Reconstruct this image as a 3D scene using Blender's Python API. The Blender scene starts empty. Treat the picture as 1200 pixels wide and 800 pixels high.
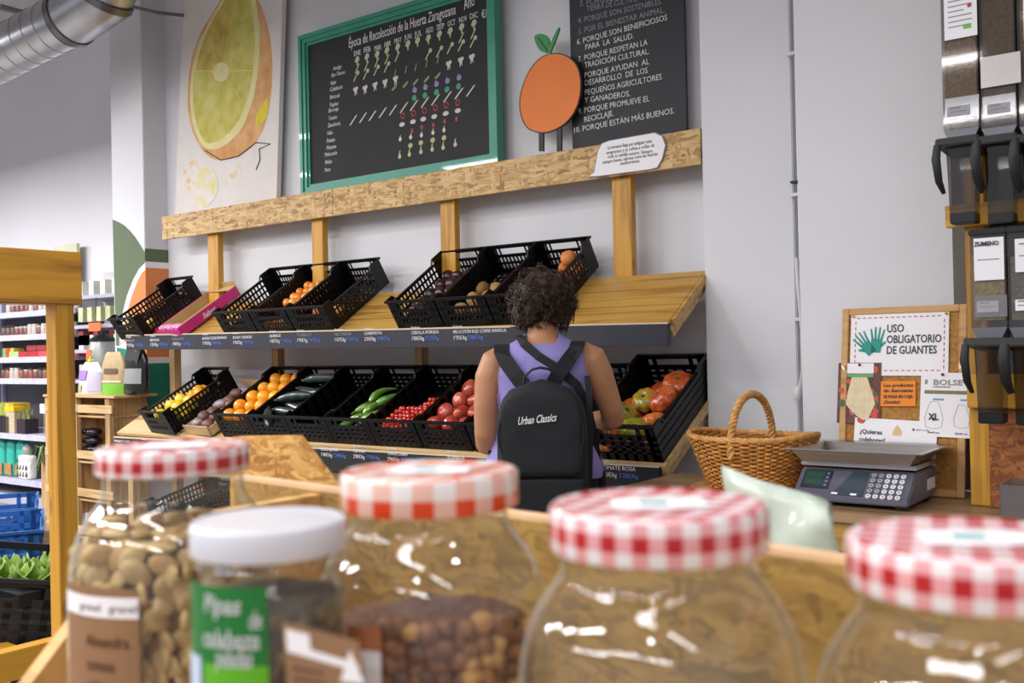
import bpy, bmesh, math, random
from math import sin, cos, pi, radians as R, sqrt, atan2
from mathutils import Vector, Matrix, noise
random.seed(7)
SC = bpy.context.scene
COL = SC.collection

# ---------------------------------------------------------------- camera, world, lamps, exposure
F, TH, PITCH, ROLL, CZ = 1170.0, R(37.19), R(.39), R(1.2), 1.30
_f = Vector((-sin(TH)*cos(PITCH), cos(TH)*cos(PITCH), sin(PITCH)))
_r0 = Vector((cos(TH), sin(TH), 0)); _u0 = _r0.cross(_f)
_r = cos(ROLL)*_r0 - sin(ROLL)*_u0; _u = sin(ROLL)*_r0 + cos(ROLL)*_u0
camd = bpy.data.cameras.new('camera'); cam = bpy.data.objects.new('camera', camd); COL.objects.link(cam)
m = Matrix((_r, _u, -_f)).transposed().to_4x4(); m.translation = (0, 0, CZ); cam.matrix_world = m
camd.sensor_width = 36; camd.lens = F*36/1200; camd.clip_start = .02
camd.dof.use_dof = True; camd.dof.focus_distance = 3.9; camd.dof.aperture_fstop = 7.0
SC.camera = cam
def at(px, py, X=None, Y=None, Z=None, D=None):
    """a point of the photograph on a real plane of the room"""
    r = _f + (px-600)/F*_r - (py-400)/F*_u
    t = X/r.x if X is not None else Y/r.y if Y is not None else (Z-CZ)/r.z if Z is not None else D
    return Vector((0, 0, CZ)) + r*t

w = bpy.data.worlds.new('world'); SC.world = w; w.use_nodes = True
w.node_tree.nodes['Background'].inputs[0].default_value = (.93, .93, 1.0, 1)
w.node_tree.nodes['Background'].inputs[1].default_value = .42
def lamp(name, loc, size, power, tilt=(0, 0, 0), col=(1, .985, .985)):
    d = bpy.data.lights.new(name, 'AREA'); d.shape = 'RECTANGLE'; d.size, d.size_y = size; d.energy = power; d.color = col
    o = bpy.data.objects.new(name, d); o.location = loc; o.rotation_euler = tilt; COL.objects.link(o); return o
for x, y, pw in ((-.4, -.9, 13), (-.4, -3.0, 30), (1.6, -.9, 10), (1.6, -3.0, 30), (-2.3, .4, 24), (-2.3, -1.6, 38), (-2.3, -3.6, 50), (-4.3, .9, 34), (-4.3, -1.4, 48), (-4.3, -3.6, 60), (-6.3, 1.5, 50), (-6.3, -.6, 66), (-8.6, 2.4, 92), (-8.6, .2, 100), (-10.6, 2.4, 100), (-10.6, .2, 100)):
    lamp('tube_lamp', (x, y, 3.25), (1.5, .14), pw)
for x, y, pw in ((-3.3, 1.9, 8), (-1.0, 1.5, 4), (.9, .3, 5), (-.2, .7, 4), (.4, -1.4, 5), (-.9, -.1, 4), (-1.7, -.4, 4)):
    lamp('spot_lamp', (x, y, 3.1), (.13, .13), pw)
SC.view_settings.view_transform = 'Standard'; SC.view_settings.look = 'None'
SC.view_settings.exposure = .40; SC.view_settings.gamma = 1; SC.view_settings.use_curve_mapping = False
SC.cycles.use_denoising = True
SC.cycles.transparent_max_bounces = 40; SC.cycles.max_bounces = 8; SC.cycles.diffuse_bounces = 4
SC.cycles.sample_clamp_indirect = 6

# ---------------------------------------------------------------- materials
def srgb(h):
    if isinstance(h, (tuple, list)): return tuple(h[:3])
    v = [int(h[i:i+2], 16)/255 for i in (0, 2, 4)]
    return tuple(x/12.92 if x <= .04045 else ((x+.055)/1.055)**2.4 for x in v)
def c4(c, k=1): return tuple(min(1, x*k) for x in c)+(1,)
class NT:
    def __init__(s, name):
        s.m = bpy.data.materials.new(name); s.m.use_nodes = True; s.t = s.m.node_tree; s.b = s.t.nodes['Principled BSDF']; s.out = s.t.nodes['Material Output']
    def n(s, typ, ins=None, **kw):
        d = s.t.nodes.new(typ)
        for k, v in kw.items(): setattr(d, k, v)
        for k, v in (ins or {}).items():
            if isinstance(v, bpy.types.NodeSocket): s.t.links.new(v, d.inputs[k])
            else: d.inputs[k].default_value = v
        return d
    def l(s, a, b): s.t.links.new(a, b)
    def ramp(s, fac, stops):
        d = s.n('ShaderNodeValToRGB', {'Fac': fac}); e = d.color_ramp.elements
        while len(e) < len(stops): e.new(.5)
        for k, (p, c) in enumerate(stops): e[k].position = p; e[k].color = c
        return d.outputs[0]
    def mix(s, f, a, b, t='MIX'):
        d = s.n('ShaderNodeMix', data_type='RGBA', blend_type=t)
        for i, v in ((0, f), (6, a), (7, b)):
            if isinstance(v, bpy.types.NodeSocket): s.l(v, d.inputs[i])
            else: d.inputs[i].default_value = v
        return d.outputs[2]
    def math(s, op, a, b=0.0):
        d = s.n('ShaderNodeMath', operation=op)
        for i, v in ((0, a), (1, b)):
            if isinstance(v, bpy.types.NodeSocket): s.l(v, d.inputs[i])
            else: d.inputs[i].default_value = v
        return d.outputs[0]
_mats = {}
def mat(name, col, rough=.6, metal=0, var=.08, scale=6, bump=0, bscale=60, coat=0, sss=0, stretch=None, spec=.5):
    if name in _mats: return _mats[name]
    c = srgb(col); n = NT(name)
    tc = n.n('ShaderNodeTexCoord').outputs['Object']
    if stretch: tc = n.n('ShaderNodeMapping', {'Vector': tc, 'Scale': stretch}).outputs[0]
    nz = n.n('ShaderNodeTexNoise', {'Vector': tc, 'Scale': scale, 'Detail': 4.0})
    n.l(n.ramp(nz.outputs[0], [(.3, c4(c, 1-var)), (.7, c4(c, 1+var))]), n.b.inputs['Base Color'])
    n.b.inputs['Roughness'].default_value = rough; n.b.inputs['Metallic'].default_value = metal
    n.b.inputs['Coat Weight'].default_value = coat; n.b.inputs['Specular IOR Level'].default_value = spec
    if sss: n.b.inputs['Subsurface Weight'].default_value = sss; n.b.inputs['Subsurface Scale'].default_value = .01
    if bump:
        b2 = n.n('ShaderNodeTexNoise', {'Vector': tc, 'Scale': float(bscale), 'Detail': 3.0})
        n.l(n.n('ShaderNodeBump', {'Height': b2.outputs[0], 'Strength': bump, 'Distance': .004}).outputs[0], n.b.inputs['Normal'])
    _mats[name] = n.m; return n.m
def wood(name, light, dark, axis=0, knots=True, rough=.45, coat=.15):
    if name in _mats: return _mats[name]
    n = NT(name); a, b = srgb(light), srgb(dark)
    tc = n.n('ShaderNodeTexCoord').outputs['Object']
    sc = [26.0, 26.0, 26.0]; sc[axis] = 1.4
    mp = n.n('ShaderNodeMapping', {'Vector': tc, 'Scale': sc}).outputs[0]
    nz = n.n('ShaderNodeTexNoise', {'Vector': mp, 'Scale': 1.3, 'Detail': 6.0, 'Distortion': .6})
    col = n.ramp(nz.outputs[0], [(.32, c4(b)), (.5, c4(a)), (.7, c4(a, 1.1))])
    if knots:
        s2 = [9.0, 9.0, 9.0]; s2[axis] = 3.0
        v = n.n('ShaderNodeTexVoronoi', {'Vector': n.n('ShaderNodeMapping', {'Vector': tc, 'Scale': s2}).outputs[0], 'Scale': 1.0})
        k = n.ramp(v.outputs['Distance'], [(.04, (1, 1, 1, 1)), (.11, (0, 0, 0, 1))])
        col = n.mix(n.math('MULTIPLY', k, .7), col, c4(srgb('6b3a12')))
    n.l(col, n.b.inputs['Base Color']); n.b.inputs['Roughness'].default_value = rough; n.b.inputs['Coat Weight'].default_value = coat
    n.l(n.n('ShaderNodeBump', {'Height': nz.outputs[0], 'Strength': .15, 'Distance': .003}).outputs[0], n.b.inputs['Normal'])
    _mats[name] = n.m; return n.m
def osb(name, base, dark, lightc, sc=30):
    n = NT(name); tc = n.n('ShaderNodeTexCoord').outputs['Object']
    wv = n.n('ShaderNodeTexNoise', {'Vector': tc, 'Scale': 22.0, 'Detail': 2.0})
    wc = n.n('ShaderNodeVectorMath', {0: tc, 1: n.n('ShaderNodeVectorMath', {0: wv.outputs[1], 'Scale': .03}, operation='SCALE').outputs[0]}, operation='ADD').outputs[0]
    fac = None
    for ang, s, th in ((R(35), (sc*.5, sc*2.6, sc*2.4), 0), (R(-50), (sc*2.4, sc*2.4, sc*.5), .52), (R(5), (sc*.6, sc*1.2, sc*3.0), .60), (R(75), (sc*.5, sc*1.2, sc*2.6), .64)):
        mp = n.n('ShaderNodeMapping', {'Vector': wc, 'Rotation': (.15, ang, .1), 'Scale': s}).outputs[0]
        v = n.n('ShaderNodeTexVoronoi', {'Vector': mp, 'Scale': 1.0}); sp = n.n('ShaderNodeSeparateColor', {0: v.outputs['Color']})
        if fac is None: fac = sp.outputs[0]
        else:
            k = n.math('GREATER_THAN', sp.outputs[1], th); fac = n.math('ADD', n.math('MULTIPLY', fac, n.math('SUBTRACT', 1.0, k)), n.math('MULTIPLY', sp.outputs[0], k))
    fine = n.n('ShaderNodeTexNoise', {'Vector': tc, 'Scale': 160.0, 'Detail': 3.0}).outputs[0]
    f2 = n.math('ADD', fac, n.math('MULTIPLY', n.math('SUBTRACT', fine, .5), .5))
    n.l(n.ramp(f2, [(.0, c4(srgb(dark))), (.35, c4(srgb(base))), (.9, c4(srgb(lightc)))]), n.b.inputs['Base Color'])
    n.b.inputs['Roughness'].default_value = .6
    n.l(n.n('ShaderNodeBump', {'Height': fac, 'Strength': .3, 'Distance': .002}).outputs[0], n.b.inputs['Normal'])
    return n.m
def clear(name, tint, refl=.06, edge=(.6, .66, .6), alpha_dirt=0.0, rough=.02, ior=1.45, edge_glow=0):
    n = NT(name)
    lw = n.n('ShaderNodeLayerWeight', {'Blend': .35}).outputs['Facing']
    tr = n.n('ShaderNodeBsdfTransparent', {'Color': n.mix(n.ramp(lw, [(.45, (0, 0, 0, 1)), (.97, (1, 1, 1, 1))]), c4(srgb(tint)), c4(edge))})
    gl = n.n('ShaderNodeBsdfGlossy', {'Color': (1, 1, 1, 1), 'Roughness': rough})
    fc = n.n('ShaderNodeLayerWeight', {'Blend': .5}).outputs['Facing']
    ms = n.n('ShaderNodeMixShader', {0: n.math('ADD', n.math('MULTIPLY', n.math('POWER', fc, 4.0), .75), refl), 1: tr.outputs[0], 2: gl.outputs[0]})
    out = ms.outputs[0]
    if edge_glow:
        df = n.n('ShaderNodeBsdfDiffuse', {'Color': (.82, .86, .80, 1)})
        out = n.n('ShaderNodeMixShader', {0: n.math('MULTIPLY', n.ramp(lw, [(.55, (0, 0, 0, 1)), (.95, (1, 1, 1, 1))]), edge_glow), 1: out, 2: df.outputs[0]}).outputs[0]  # pale diffuse mixed in towards the edges paints the refracted rim highlight
    if alpha_dirt:
        df = n.n('ShaderNodeBsdfDiffuse', {'Color': (.8, .8, .8, 1)})
        out = n.n('ShaderNodeMixShader', {0: alpha_dirt, 1: out, 2: df.outputs[0]}).outputs[0]
    n.l(out, n.out.inputs[0]); return n.m
def gingham(name, white, mid, full, cell):
    n = NT(name); uv = n.n('ShaderNodeTexCoord').outputs['UV']; sp = n.n('ShaderNodeSeparateXYZ', {0: uv})
    def st(k): return n.math('LESS_THAN', n.math('FRACT', n.math('MULTIPLY', sp.outputs[k], 1/(2*cell))), .5)
    s = n.math('MULTIPLY', n.math('ADD', st(0), st(1)), .5)
    r = n.n('ShaderNodeValToRGB', {'Fac': s}); e = r.color_ramp; e.interpolation = 'CONSTANT'
    e.elements[0].position = 0; e.elements[0].color = c4(srgb(white)); e.elements[1].position = .4; e.elements[1].color = c4(srgb(mid))
    x = e.elements.new(.9); x.color = c4(srgb(full))
    n.l(r.outputs[0], n.b.inputs['Base Color']); n.b.inputs['Roughness'].default_value = .28; n.b.inputs['Coat Weight'].default_value = .3
    return n.m
def emis(name, col, k):
    n = NT(name); n.b.inputs['Base Color'].default_value = (0, 0, 0, 1); n.b.inputs['Emission Color'].default_value = c4(srgb(col)); n.b.inputs['Emission Strength'].default_value = k; return n.m

WALL = mat('painted_wall', 'd6d6db', .75, var=.03, scale=1.5, bump=.25, bscale=18)
WALLB = mat('painted_wall_far', 'dad8de', .8, var=.03, scale=1.0, bump=.15, bscale=14)
CEIL = mat('ceiling_paint', 'b9b5b6', .9, var=.04)
FLOOR = mat('grey_floor', '6f6c69', .45, var=.15, scale=2)
PINE = wood('stained_pine', 'c8922c', '9c6a1c')
PINEZ = wood('stained_pine_upright', 'c69026', '9a6a1a', axis=2)
PINEY = wood('stained_pine_depth', 'cb942a', '9f6c1c', axis=1)
PLANK = wood('honey_plank', 'bb9046', '94692c', rough=.4)
PLY = wood('pale_plywood', 'c9a878', 'a98252', rough=.6, coat=0)
PLYZ = wood('pale_plywood_upright', 'b89568', '8f6c42', axis=2, rough=.7, coat=0)
TRAYW = wood('tray_wood', 'd0a468', 'b07f42', rough=.6, coat=0, knots=False)
COUNTER = wood('counter_wood', '9c7d5a', '7d5f40', rough=.5, knots=False)
OSB = osb('osb_board', 'b89158', '91693a', 'd2b27c', 29)
OSB2 = osb('osb_board_orange', '94743a', '7c602f', 'a88644', 60)
OSB4 = osb('osb_board_golden', 'c0893f', '9a6a2c', 'dcae68', 62)
OSB3 = osb('osb_board_red', '8a4c1e', '6c3713', 'a8662e', 44)
RAIL = mat('blackboard_paint', '111118', .65, var=.25, scale=14)
RAILS = mat('blackboard_paint_scuffed', '1c1d2a', .5, var=.25, scale=9)
BOARD = mat('blackboard', '1a191a', .7, var=.25, scale=5)
CHALK = mat('chalk_white', 'd8d6d8', .9, var=.15, scale=60)
CHALKD = mat('chalk_dim', '8f8d92', .9, var=.2, scale=60)
CHALKB = mat('chalk_blue', '5b78c8', .9, var=.15, scale=60)
TEAL = mat('teal_frame', '2b8a72', .4, var=.1, scale=10, coat=.2)
BLK = mat('black_plastic', '0b0b0e', .42, var=.2, scale=12, spec=.35)
DBLK = mat('black_dull_plastic', '101013', .55, var=.2, scale=12)
WHITE = mat('white_card', 'eceaee', .6, var=.02)
PRINT = mat('print_ink', '3b3b42', .7, var=.05)
STEEL = mat('brushed_steel', 'b9b6b4', .28, 1, var=.08, scale=3, stretch=(1, 40, 40))
GALV = mat('galvanised_duct', 'c3c3c7', .3, 1, var=.14, scale=5)
MGREY = mat('shelf_metal', 'a5a4b6', .45, var=.04)

# ---------------------------------------------------------------- geometry helpers
def box_(bm, x0, x1, y0, y1, z0, z1, M=None):
    vs = [Vector((x, y, z)) for z in (z0, z1) for y in (y0, y1) for x in (x0, x1)]
    hexa(bm, vs, M)
def hexa(bm, v, M=None):
    v = [bm.verts.new(M @ Vector(p) if M else p) for p in v]
    for f in ((0, 2, 3, 1), (4, 5, 7, 6), (0, 1, 5, 4), (2, 6, 7, 3), (0, 4, 6, 2), (1, 3, 7, 5)): bm.faces.new([v[i] for i in f])
def bar(bm, a, b, w, h, up=(0, 0, 1)):
    a, b = Vector(a), Vector(b); d = (b-a).normalized(); s = d.cross(Vector(up)).normalized()*w/2; u = s.cross(d).normalized()*h/2
    hexa(bm, [a-s-u, a+s-u, b-s-u, b+s-u, a-s+u, a+s+u, b-s+u, b+s+u])
def tube(bm, pts, rad, n=8, cap=True):
    pts = [Vector(p) for p in pts]; rings = []; up = None
    for i, p in enumerate(pts):
        d = (pts[min(i+1, len(pts)-1)]-pts[max(i-1, 0)]).normalized()
        if up is None: up = Vector((0, 0, 1)) if abs(d.z) < .9 else Vector((1, 0, 0))
        s = d.cross(up).normalized(); up = s.cross(d).normalized()
        r = rad[i] if isinstance(rad, (list, tuple)) else rad
        if isinstance(r, (list, tuple)): r1, r2 = r
        else: r1 = r2 = r
        rings.append([bm.verts.new(p+s*cos(2*pi*k/n)*r1+up*sin(2*pi*k/n)*r2) for k in range(n)])
    for a, b in zip(rings, rings[1:]):
        for k in range(n): bm.faces.new((a[k], a[(k+1) % n], b[(k+1) % n], b[k]))
    if cap: bm.faces.new(rings[0][::-1]); bm.faces.new(rings[-1])
def lathe(bm, prof, n=32, c=(0, 0, 0), cap0=False, cap1=False, uvl=None, a0=0, a1=2*pi):
    full = abs(a1-a0-2*pi) < 1e-6; m_ = n if full else n+1
    rings = [[bm.verts.new((c[0]+r*cos(a0+(a1-a0)*k/n), c[1]+r*sin(a0+(a1-a0)*k/n), c[2]+z)) for k in range(m_)] for r, z in prof]
    for a, b in zip(rings, rings[1:]):
        for k in range(n if full else n): bm.faces.new((a[k], a[(k+1) % m_], b[(k+1) % m_], b[k]))
    if cap0: bm.faces.new(rings[0][::-1])
    if cap1: bm.faces.new(rings[-1])
def loft(bm, rings, n=20):
    """rings: (centre, rx, ry) level ellipses"""
    rr = [[bm.verts.new((c[0]+rx*cos(2*pi*k/n), c[1]+ry*sin(2*pi*k/n), c[2])) for k in range(n)] for c, rx, ry in rings]
    for a, b in zip(rr, rr[1:]):
        for k in range(n): bm.faces.new((a[k], a[(k+1) % n], b[(k+1) % n], b[k]))
    bm.faces.new(rr[0][::-1]); bm.faces.new(rr[-1])
def ell(bm, c, r, sub=2, M=None):
    g = bmesh.ops.create_icosphere(bm, subdivisions=sub, radius=1)
    for v in g['verts']:
        v.co = Vector((v.co.x*r[0], v.co.y*r[1], v.co.z*r[2]))
        if M: v.co = M @ v.co
        v.co += Vector(c)
def prism(bm, pts, nrm, depth):
    """flat polygon pts pushed by nrm*depth"""
    nrm = Vector(nrm)*depth; a = [bm.verts.new(Vector(p)) for p in pts]; b = [bm.verts.new(Vector(p)+nrm) for p in pts]
    bm.faces.new(a[::-1]); bm.faces.new(b)
    for i in range(len(a)): j = (i+1) % len(a); bm.faces.new((a[i], a[j], b[j], b[i]))
def BM(fn=None, *a, **k):
    b = bmesh.new()
    if fn: fn(b, *a, **k)
    return b
def boxes(*L):
    b = bmesh.new()
    for q in L: box_(b, *q)
    return b
_mw = {}
def mesh(bm, name, smooth=False, bevel=0):
    bmesh.ops.recalc_face_normals(bm, faces=bm.faces)
    if bevel: bmesh.ops.bevel(bm, geom=bm.edges[:], offset=bevel, segments=2, affect='EDGES')
    me = bpy.data.meshes.new(name); bm.to_mesh(me); bm.free()
    if smooth:
        me.polygons.foreach_set('use_smooth', [True]*len(me.polygons))
        if smooth != 'all': me.set_sharp_from_angle(angle=R(40))
    return me
def W(o): return _mw.get(o.name, Matrix())
def obj(name, bm, m, parent=None, smooth=False, world=True, bevel=0, local=None):
    me = bm if isinstance(bm, bpy.types.Mesh) else mesh(bm, name, smooth, bevel)
    if m and not me.materials: me.materials.append(m)
    o = bpy.data.objects.new(name, me); COL.objects.link(o)
    if local is not None: o.matrix_local = local
    if parent:
        o.parent = parent
        if world and local is None: o.matrix_parent_inverse = W(parent).inverted()
    return o
def tag(o, label, cat, group=None, kind=None):
    if label: o['label'] = label
    if cat: o['category'] = cat
    if group: o['group'] = group
    if kind: o['kind'] = kind
    return o
def thing(name, label, cat, loc=(0, 0, 0), group=None, M=None):
    o = bpy.data.objects.new(name, None); COL.objects.link(o); o.empty_display_size = .05
    MM = M if M is not None else Matrix.Translation(loc)
    o.matrix_world = MM; _mw[o.name] = MM.copy(); return tag(o, label, cat, group)
def struct(name, bm, m, **k):
    o = obj(name, bm, m, **k); o['kind'] = 'structure'; return o
def dup(o, M, label=None, group=None, mats=None):
    def rec(s, par):
        c = s.copy(); COL.objects.link(c)
        if par: c.parent = par
        for ch in [x for x in bpy.data.objects if x.parent == s]: rec(ch, c)
        return c
    c = o.copy(); COL.objects.link(c); c.matrix_world = M; _mw[c.name] = M.copy()
    for ch in KIDS(o): rec(ch, c)
    if label: c['label'] = label
    if group: c['group'] = group
    return c
def KIDS(o): return [x for x in bpy.data.objects if x.parent == o]
def inst(me, name, M, label, cat, group=None, m=None):
    o = bpy.data.objects.new(name, me); COL.objects.link(o); o.matrix_world = M
    if m:
        o.material_slots[0].link = 'OBJECT'; o.material_slots[0].material = m
    return tag(o, label, cat, group)
def TRS(loc, rot=(0, 0, 0), s=1):
    from mathutils import Euler
    M = Matrix.Translation(loc) @ Euler(rot).to_matrix().to_4x4()
    return M @ (Matrix.Scale(s, 4) if not isinstance(s, (tuple, list)) else Matrix.Diagonal((*s, 1)))
def text_mesh(s, size, bold=0, align='LEFT', ext=.0006, shear=0, space=1.0):
    cu = bpy.data.curves.new('lettering', 'FONT'); cu.body = s; cu.size = size; cu.align_x = align; cu.extrude = ext; cu.offset = bold; cu.shear = shear
    cu.resolution_u = 2; cu.space_character = space
    o = bpy.data.objects.new('lettering', cu); COL.objects.link(o)
    me = bpy.data.meshes.new_from_object(o.evaluated_get(bpy.context.evaluated_depsgraph_get()))
    bpy.data.objects.remove(o); bpy.data.curves.remove(cu); me.name = 'lettering'; return me
def frameM(org, xd, yd):
    x = Vector(xd).normalized(); z = x.cross(Vector(yd)).normalized(); y = z.cross(x)
    M = Matrix((x, y, z)).transposed().to_4x4(); M.translation = org; return M
def text(s, M, size, m, parent, width=None, name='lettering', **k):
    me = text_mesh(s, size, **k)
    if not me.vertices: return None
    xs = [v.co.x for v in me.vertices]
    if width:
        f = width/(max(xs)-min(xs))
        for v in me.vertices: v.co.x *= f
    me.transform(M); me.materials.append(m); return obj(name, me, None, parent)
def wtext(s, x, z, Y, size, m, parent, **k):   # upright lettering on a surface that faces -Y
    return text(s, frameM(Vector((x, Y, z)), (1, 0, 0), (0, 0, 1)), size, m, parent, **k)

# ================================================================ THE ROOM
XR, YU, YL, YP, YN = -1.83, 3.40, 3.308, 3.70, 3.87
struct('floor', boxes((-14, 4, -8, 6, -.1, 0)), FLOOR)
struct('ceiling', boxes((-14, 4, -8, 6, 4.45, 4.55)), CEIL)
struct('wall_back', boxes((-5.76, -1.82, YN, YN+.15, 0, 4.45)), WALL)
struct('wall_column', boxes((-6.13, -5.76, YP, 5.2, 0, 4.45)), WALL, bevel=.004)
struct('wall_pillar', boxes((-1.82, -1.44, YP, 4.1, 0, 4.45)), WALL, bevel=.004)
struct('wall_recess', boxes((-1.44, -1.0, 3.76, 4.1, 0, 4.45)), WALL)
struct('wall_right', boxes((-1.30, -.79, 3.38, 3.6, 0, 4.45)), WALL, bevel=.003)
struct('wall_far', boxes((-13, -6.13, 5.0, 5.2, 0, 4.45)), WALLB)
struct('wall_side', boxes((-.3, 2.8, 3.55, 3.7, 0, 4.45)), WALL)

# mural on the column
mu = thing('mural', 'green, orange and teal curved mural painted on the white column', 'mural', (-5.95, YP, 0))
def mpoly(pts, m, nm, lift):
    prism_pts = [at(x, y, Y=YP-lift) for x, y in pts]
    return obj(nm, BM(prism, prism_pts, (0, -1, 0), .0008), m, mu)
def mside(y0, y1, m, nm, yl=None, yr=None):
    pts = []
    z0, z1 = at(197, y0, Y=YN).z, at(197, y1, Y=YN).z
    return obj(nm, boxes((-5.7602, -5.7585, YP-.0005, YN, z1, z0)), m, mu)
MG = mat('mural_green', '5d6b50', .8, var=.05); MO = mat('mural_orange', 'd9834a', .8, var=.05); MT = mat('mural_teal', '187c68', .8, var=.05); MW = mat('mural_white', 'e8e4e4', .8, var=.02)
mpoly([(132, 257), (139, 260), (146, 264), (152, 270), (158, 277), (164, 286), (169.5, 295), (170, 309), (163, 315), (156, 328), (149, 346), (144, 366), (141, 385), (140, 405), (136, 405)], MG, 'green_field', .0005)
mpoly([(170, 308), (163, 315), (156, 328), (149, 346), (144, 366), (141, 385), (140, 405), (145, 405), (146, 388), (149, 366), (154, 348), (160, 332), (166, 320), (170.5, 316)], MW, 'white_band', .0008)
mpoly([(170.5, 316), (166, 320), (160, 332), (154, 348), (149, 366), (146, 388), (145, 402), (155, 404), (164, 410), (172, 417)], MO, 'orange_field', .0005)
mpoly([(140, 400), (145, 400), (155, 403), (164, 409), (172, 416), (172.5, 423), (163, 416), (153, 410), (140, 407)], MW, 'white_band', .0008)
mpoly([(137, 407), (153, 410), (163, 416), (172.5, 423), (175, 560), (142, 560)], MT, 'teal_field', .0005)
mside(293, 308, MG, 'green_field'); mside(315, 418, MO, 'orange_field'); mside(425, 520, MT, 'teal_field'); mside(308, 315, MW, 'white_band'); mside(418, 425, MW, 'white_band')

# conduit in the recess
cd = thing('conduit', 'white cable conduit running down beside the white pillar', 'conduit', (-1.36, 3.7, 0))
PVC = mat('pvc', 'd4d2d4', .4, var=.03)
x0 = at(934, 100, Y=3.68).x
obj('pipe', BM(tube, [(x0, 3.685, 4.4), (x0, 3.685, 1.1)], .010, 8), PVC, cd, smooth=True)
obj('cable', BM(tube, [(x0-.012, 3.665, 1.62), (x0-.006, 3.66, 1.5), (x0+.006, 3.655, 1.35), (x0+.006, 3.655, 1.2), (x0-.008, 3.655, 1.12), (x0-.012, 3.655, 1.09)], .006, 6), PVC, cd, smooth=True)
obj('plug', BM(tube, [(x0-.012, 3.655, 1.135), (x0-.014, 3.655, 1.12), (x0-.018, 3.655, 1.09), (x0-.018, 3.655, 1.08)], [.008, .016, .017, .012], 10), PVC, cd, smooth=True)
for py in (62, 228, 374):
    z = at(930, py, Y=3.67).z; obj('clip', boxes((x0-.035, x0+.013, 3.668, 3.70, z-.006, z+.006)), PVC if py != 212 else BLK, cd)
z = at(932, 213, Y=3.67).z; obj('cable_tie', boxes((x0-.03, x0+.013, 3.664, 3.70, z-.004, z+.004)), BLK, cd)

# ventilation duct
A, B = at(-60, 100, D=5.6), at(150, -28, D=6.4)
A = at(-120, 126, D=6.6); J = at(82, 22, D=5.9); B = at(122, -4, D=5.75); Cc = at(150, -70, D=5.6)
dt = thing('air_duct', 'spiral galvanised air duct with clamped elbow under the ceiling', 'duct', J)
r_ = .155
def ribbed(bm, a, b, r, step=.1):
    a, b = Vector(a), Vector(b); L = (b-a).length; n = int(L/step); pts = []; rad = []
    for i in range(n+1):
        for dx, k in ((-.006, 1), (-.003, 1.03), (.003, 1.03), (.006, 1)):
            t = min(1, max(0, (i*step+dx)/L)); pts.append(a.lerp(b, t)+(b-a).normalized()*(1e-4*len(pts))); rad.append(r*k)
    tube(bm, pts, rad, 28)
obj('duct_section', BM(ribbed, A, J, r_), GALV, dt, smooth=True)
obj('elbow', BM(tube, [J, J.lerp(B, .5), B, B.lerp(Cc, .4), Cc], [r_*1.05]*5, 28), GALV, dt, smooth=True)
for q0, q1 in ((J, B), (B, Cc)):
    d = (q1-q0).normalized(); p = q0.lerp(q1, .0)
    obj('clamp', BM(tube, [p-d*.02, p+d*.02], r_*1.1, 28), mat('clamp_steel', '7c7c80', .35, 1), dt, smooth=True)
p0, p1 = at(48, 95, D=6.6), None
tag(obj('pipe_segment', BM(tube, [at(0, 8, D=6.6), at(30, 16, D=6.7), at(60, 22, D=6.8)], .022, 8), mat('grey_channel', '8b8b90', .4, .6), smooth=True), 'grey ceiling channel hung above the air duct', 'channel')
tag(obj('hanger_wire', BM(tube, [at(28, 16, D=6.7), at(28, 45, D=6.7)], .004, 5), BLK), 'thin black wire hanging down to the duct', 'wire')
tag(obj('wall_conduit', BM(tube, [at(156, 8, Y=3.66), at(185, 15, Y=3.66), at(215, 18, Y=3.8)], .012, 6), mat('dull_conduit', '6f6a6b', .6), smooth=True), 'dark thin conduit crossing the white column near the ceiling', 'conduit')

# ================================================================ PRODUCE STAND
st = thing('produce_stand', 'two-tier pine produce stand with blackboard price rails against white wall', 'stand', (-3.6, 3.5, 0))
XL = -5.51
def slope_planks(y0, z0, y1, z1, n, m, gap=.007, xa=XL, xb=XR):
    p, q = Vector((0, y0, z0)), Vector((0, y1, z1)); d = (q-p); nn = Vector((0, -d.z, d.y)).normalized()*.02
    for i in range(n):
        a = p+d*(i/n); b = p+d*((i+1)/n)-d.normalized()*gap
        bm = bmesh.new(); X0, X1 = Vector((xa, 0, 0)), Vector((xb, 0, 0))
        hexa(bm, [a+X0-nn, a+X1-nn, b+X0-nn, b+X1-nn, a+X0, a+X1, b+X0, b+X1]); obj('plank', bm, m, st, bevel=.0015)
slope_planks(3.41, 1.392, 3.735, 1.605, 3, PLANK)
slope_planks(3.325, .845, 3.74, 1.085, 3, PLY)
def rail(y, zl, zr, h, m, nm):
    bm = bmesh.new()
    hexa(bm, [(XL, y, zl-h), (XR, y, zr-h), (XL, y+.02, zl-h), (XR, y+.02, zr-h), (XL, y, zl), (XR, y, zr), (XL, y+.02, zl), (XR, y+.02, zr)])
    return obj(nm, bm, m, st, bevel=.0015)
rail(YU, 1.427, 1.385, .088, RAILS, 'price_rail'); rail(YL, .820, .845, .095, RAIL, 'price_rail')
EDGE = mat('raw_wood_edge', 'c9b79a', .7)
def edge(y, zl, zr):
    bm = bmesh.new(); hexa(bm, [(XL, y-.0015, zl-.004), (XR, y-.0015, zr-.004), (XL, y+.021, zl-.004), (XR, y+.021, zr-.004), (XL, y-.0015, zl+.003), (XR, y-.0015, zr+.003), (XL, y+.021, zl+.003), (XR, y+.021, zr+.003)])
    obj('rail_edge', bm, EDGE, st)
edge(YL, .820, .845); edge(YU, 1.427, 1.385)
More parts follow.
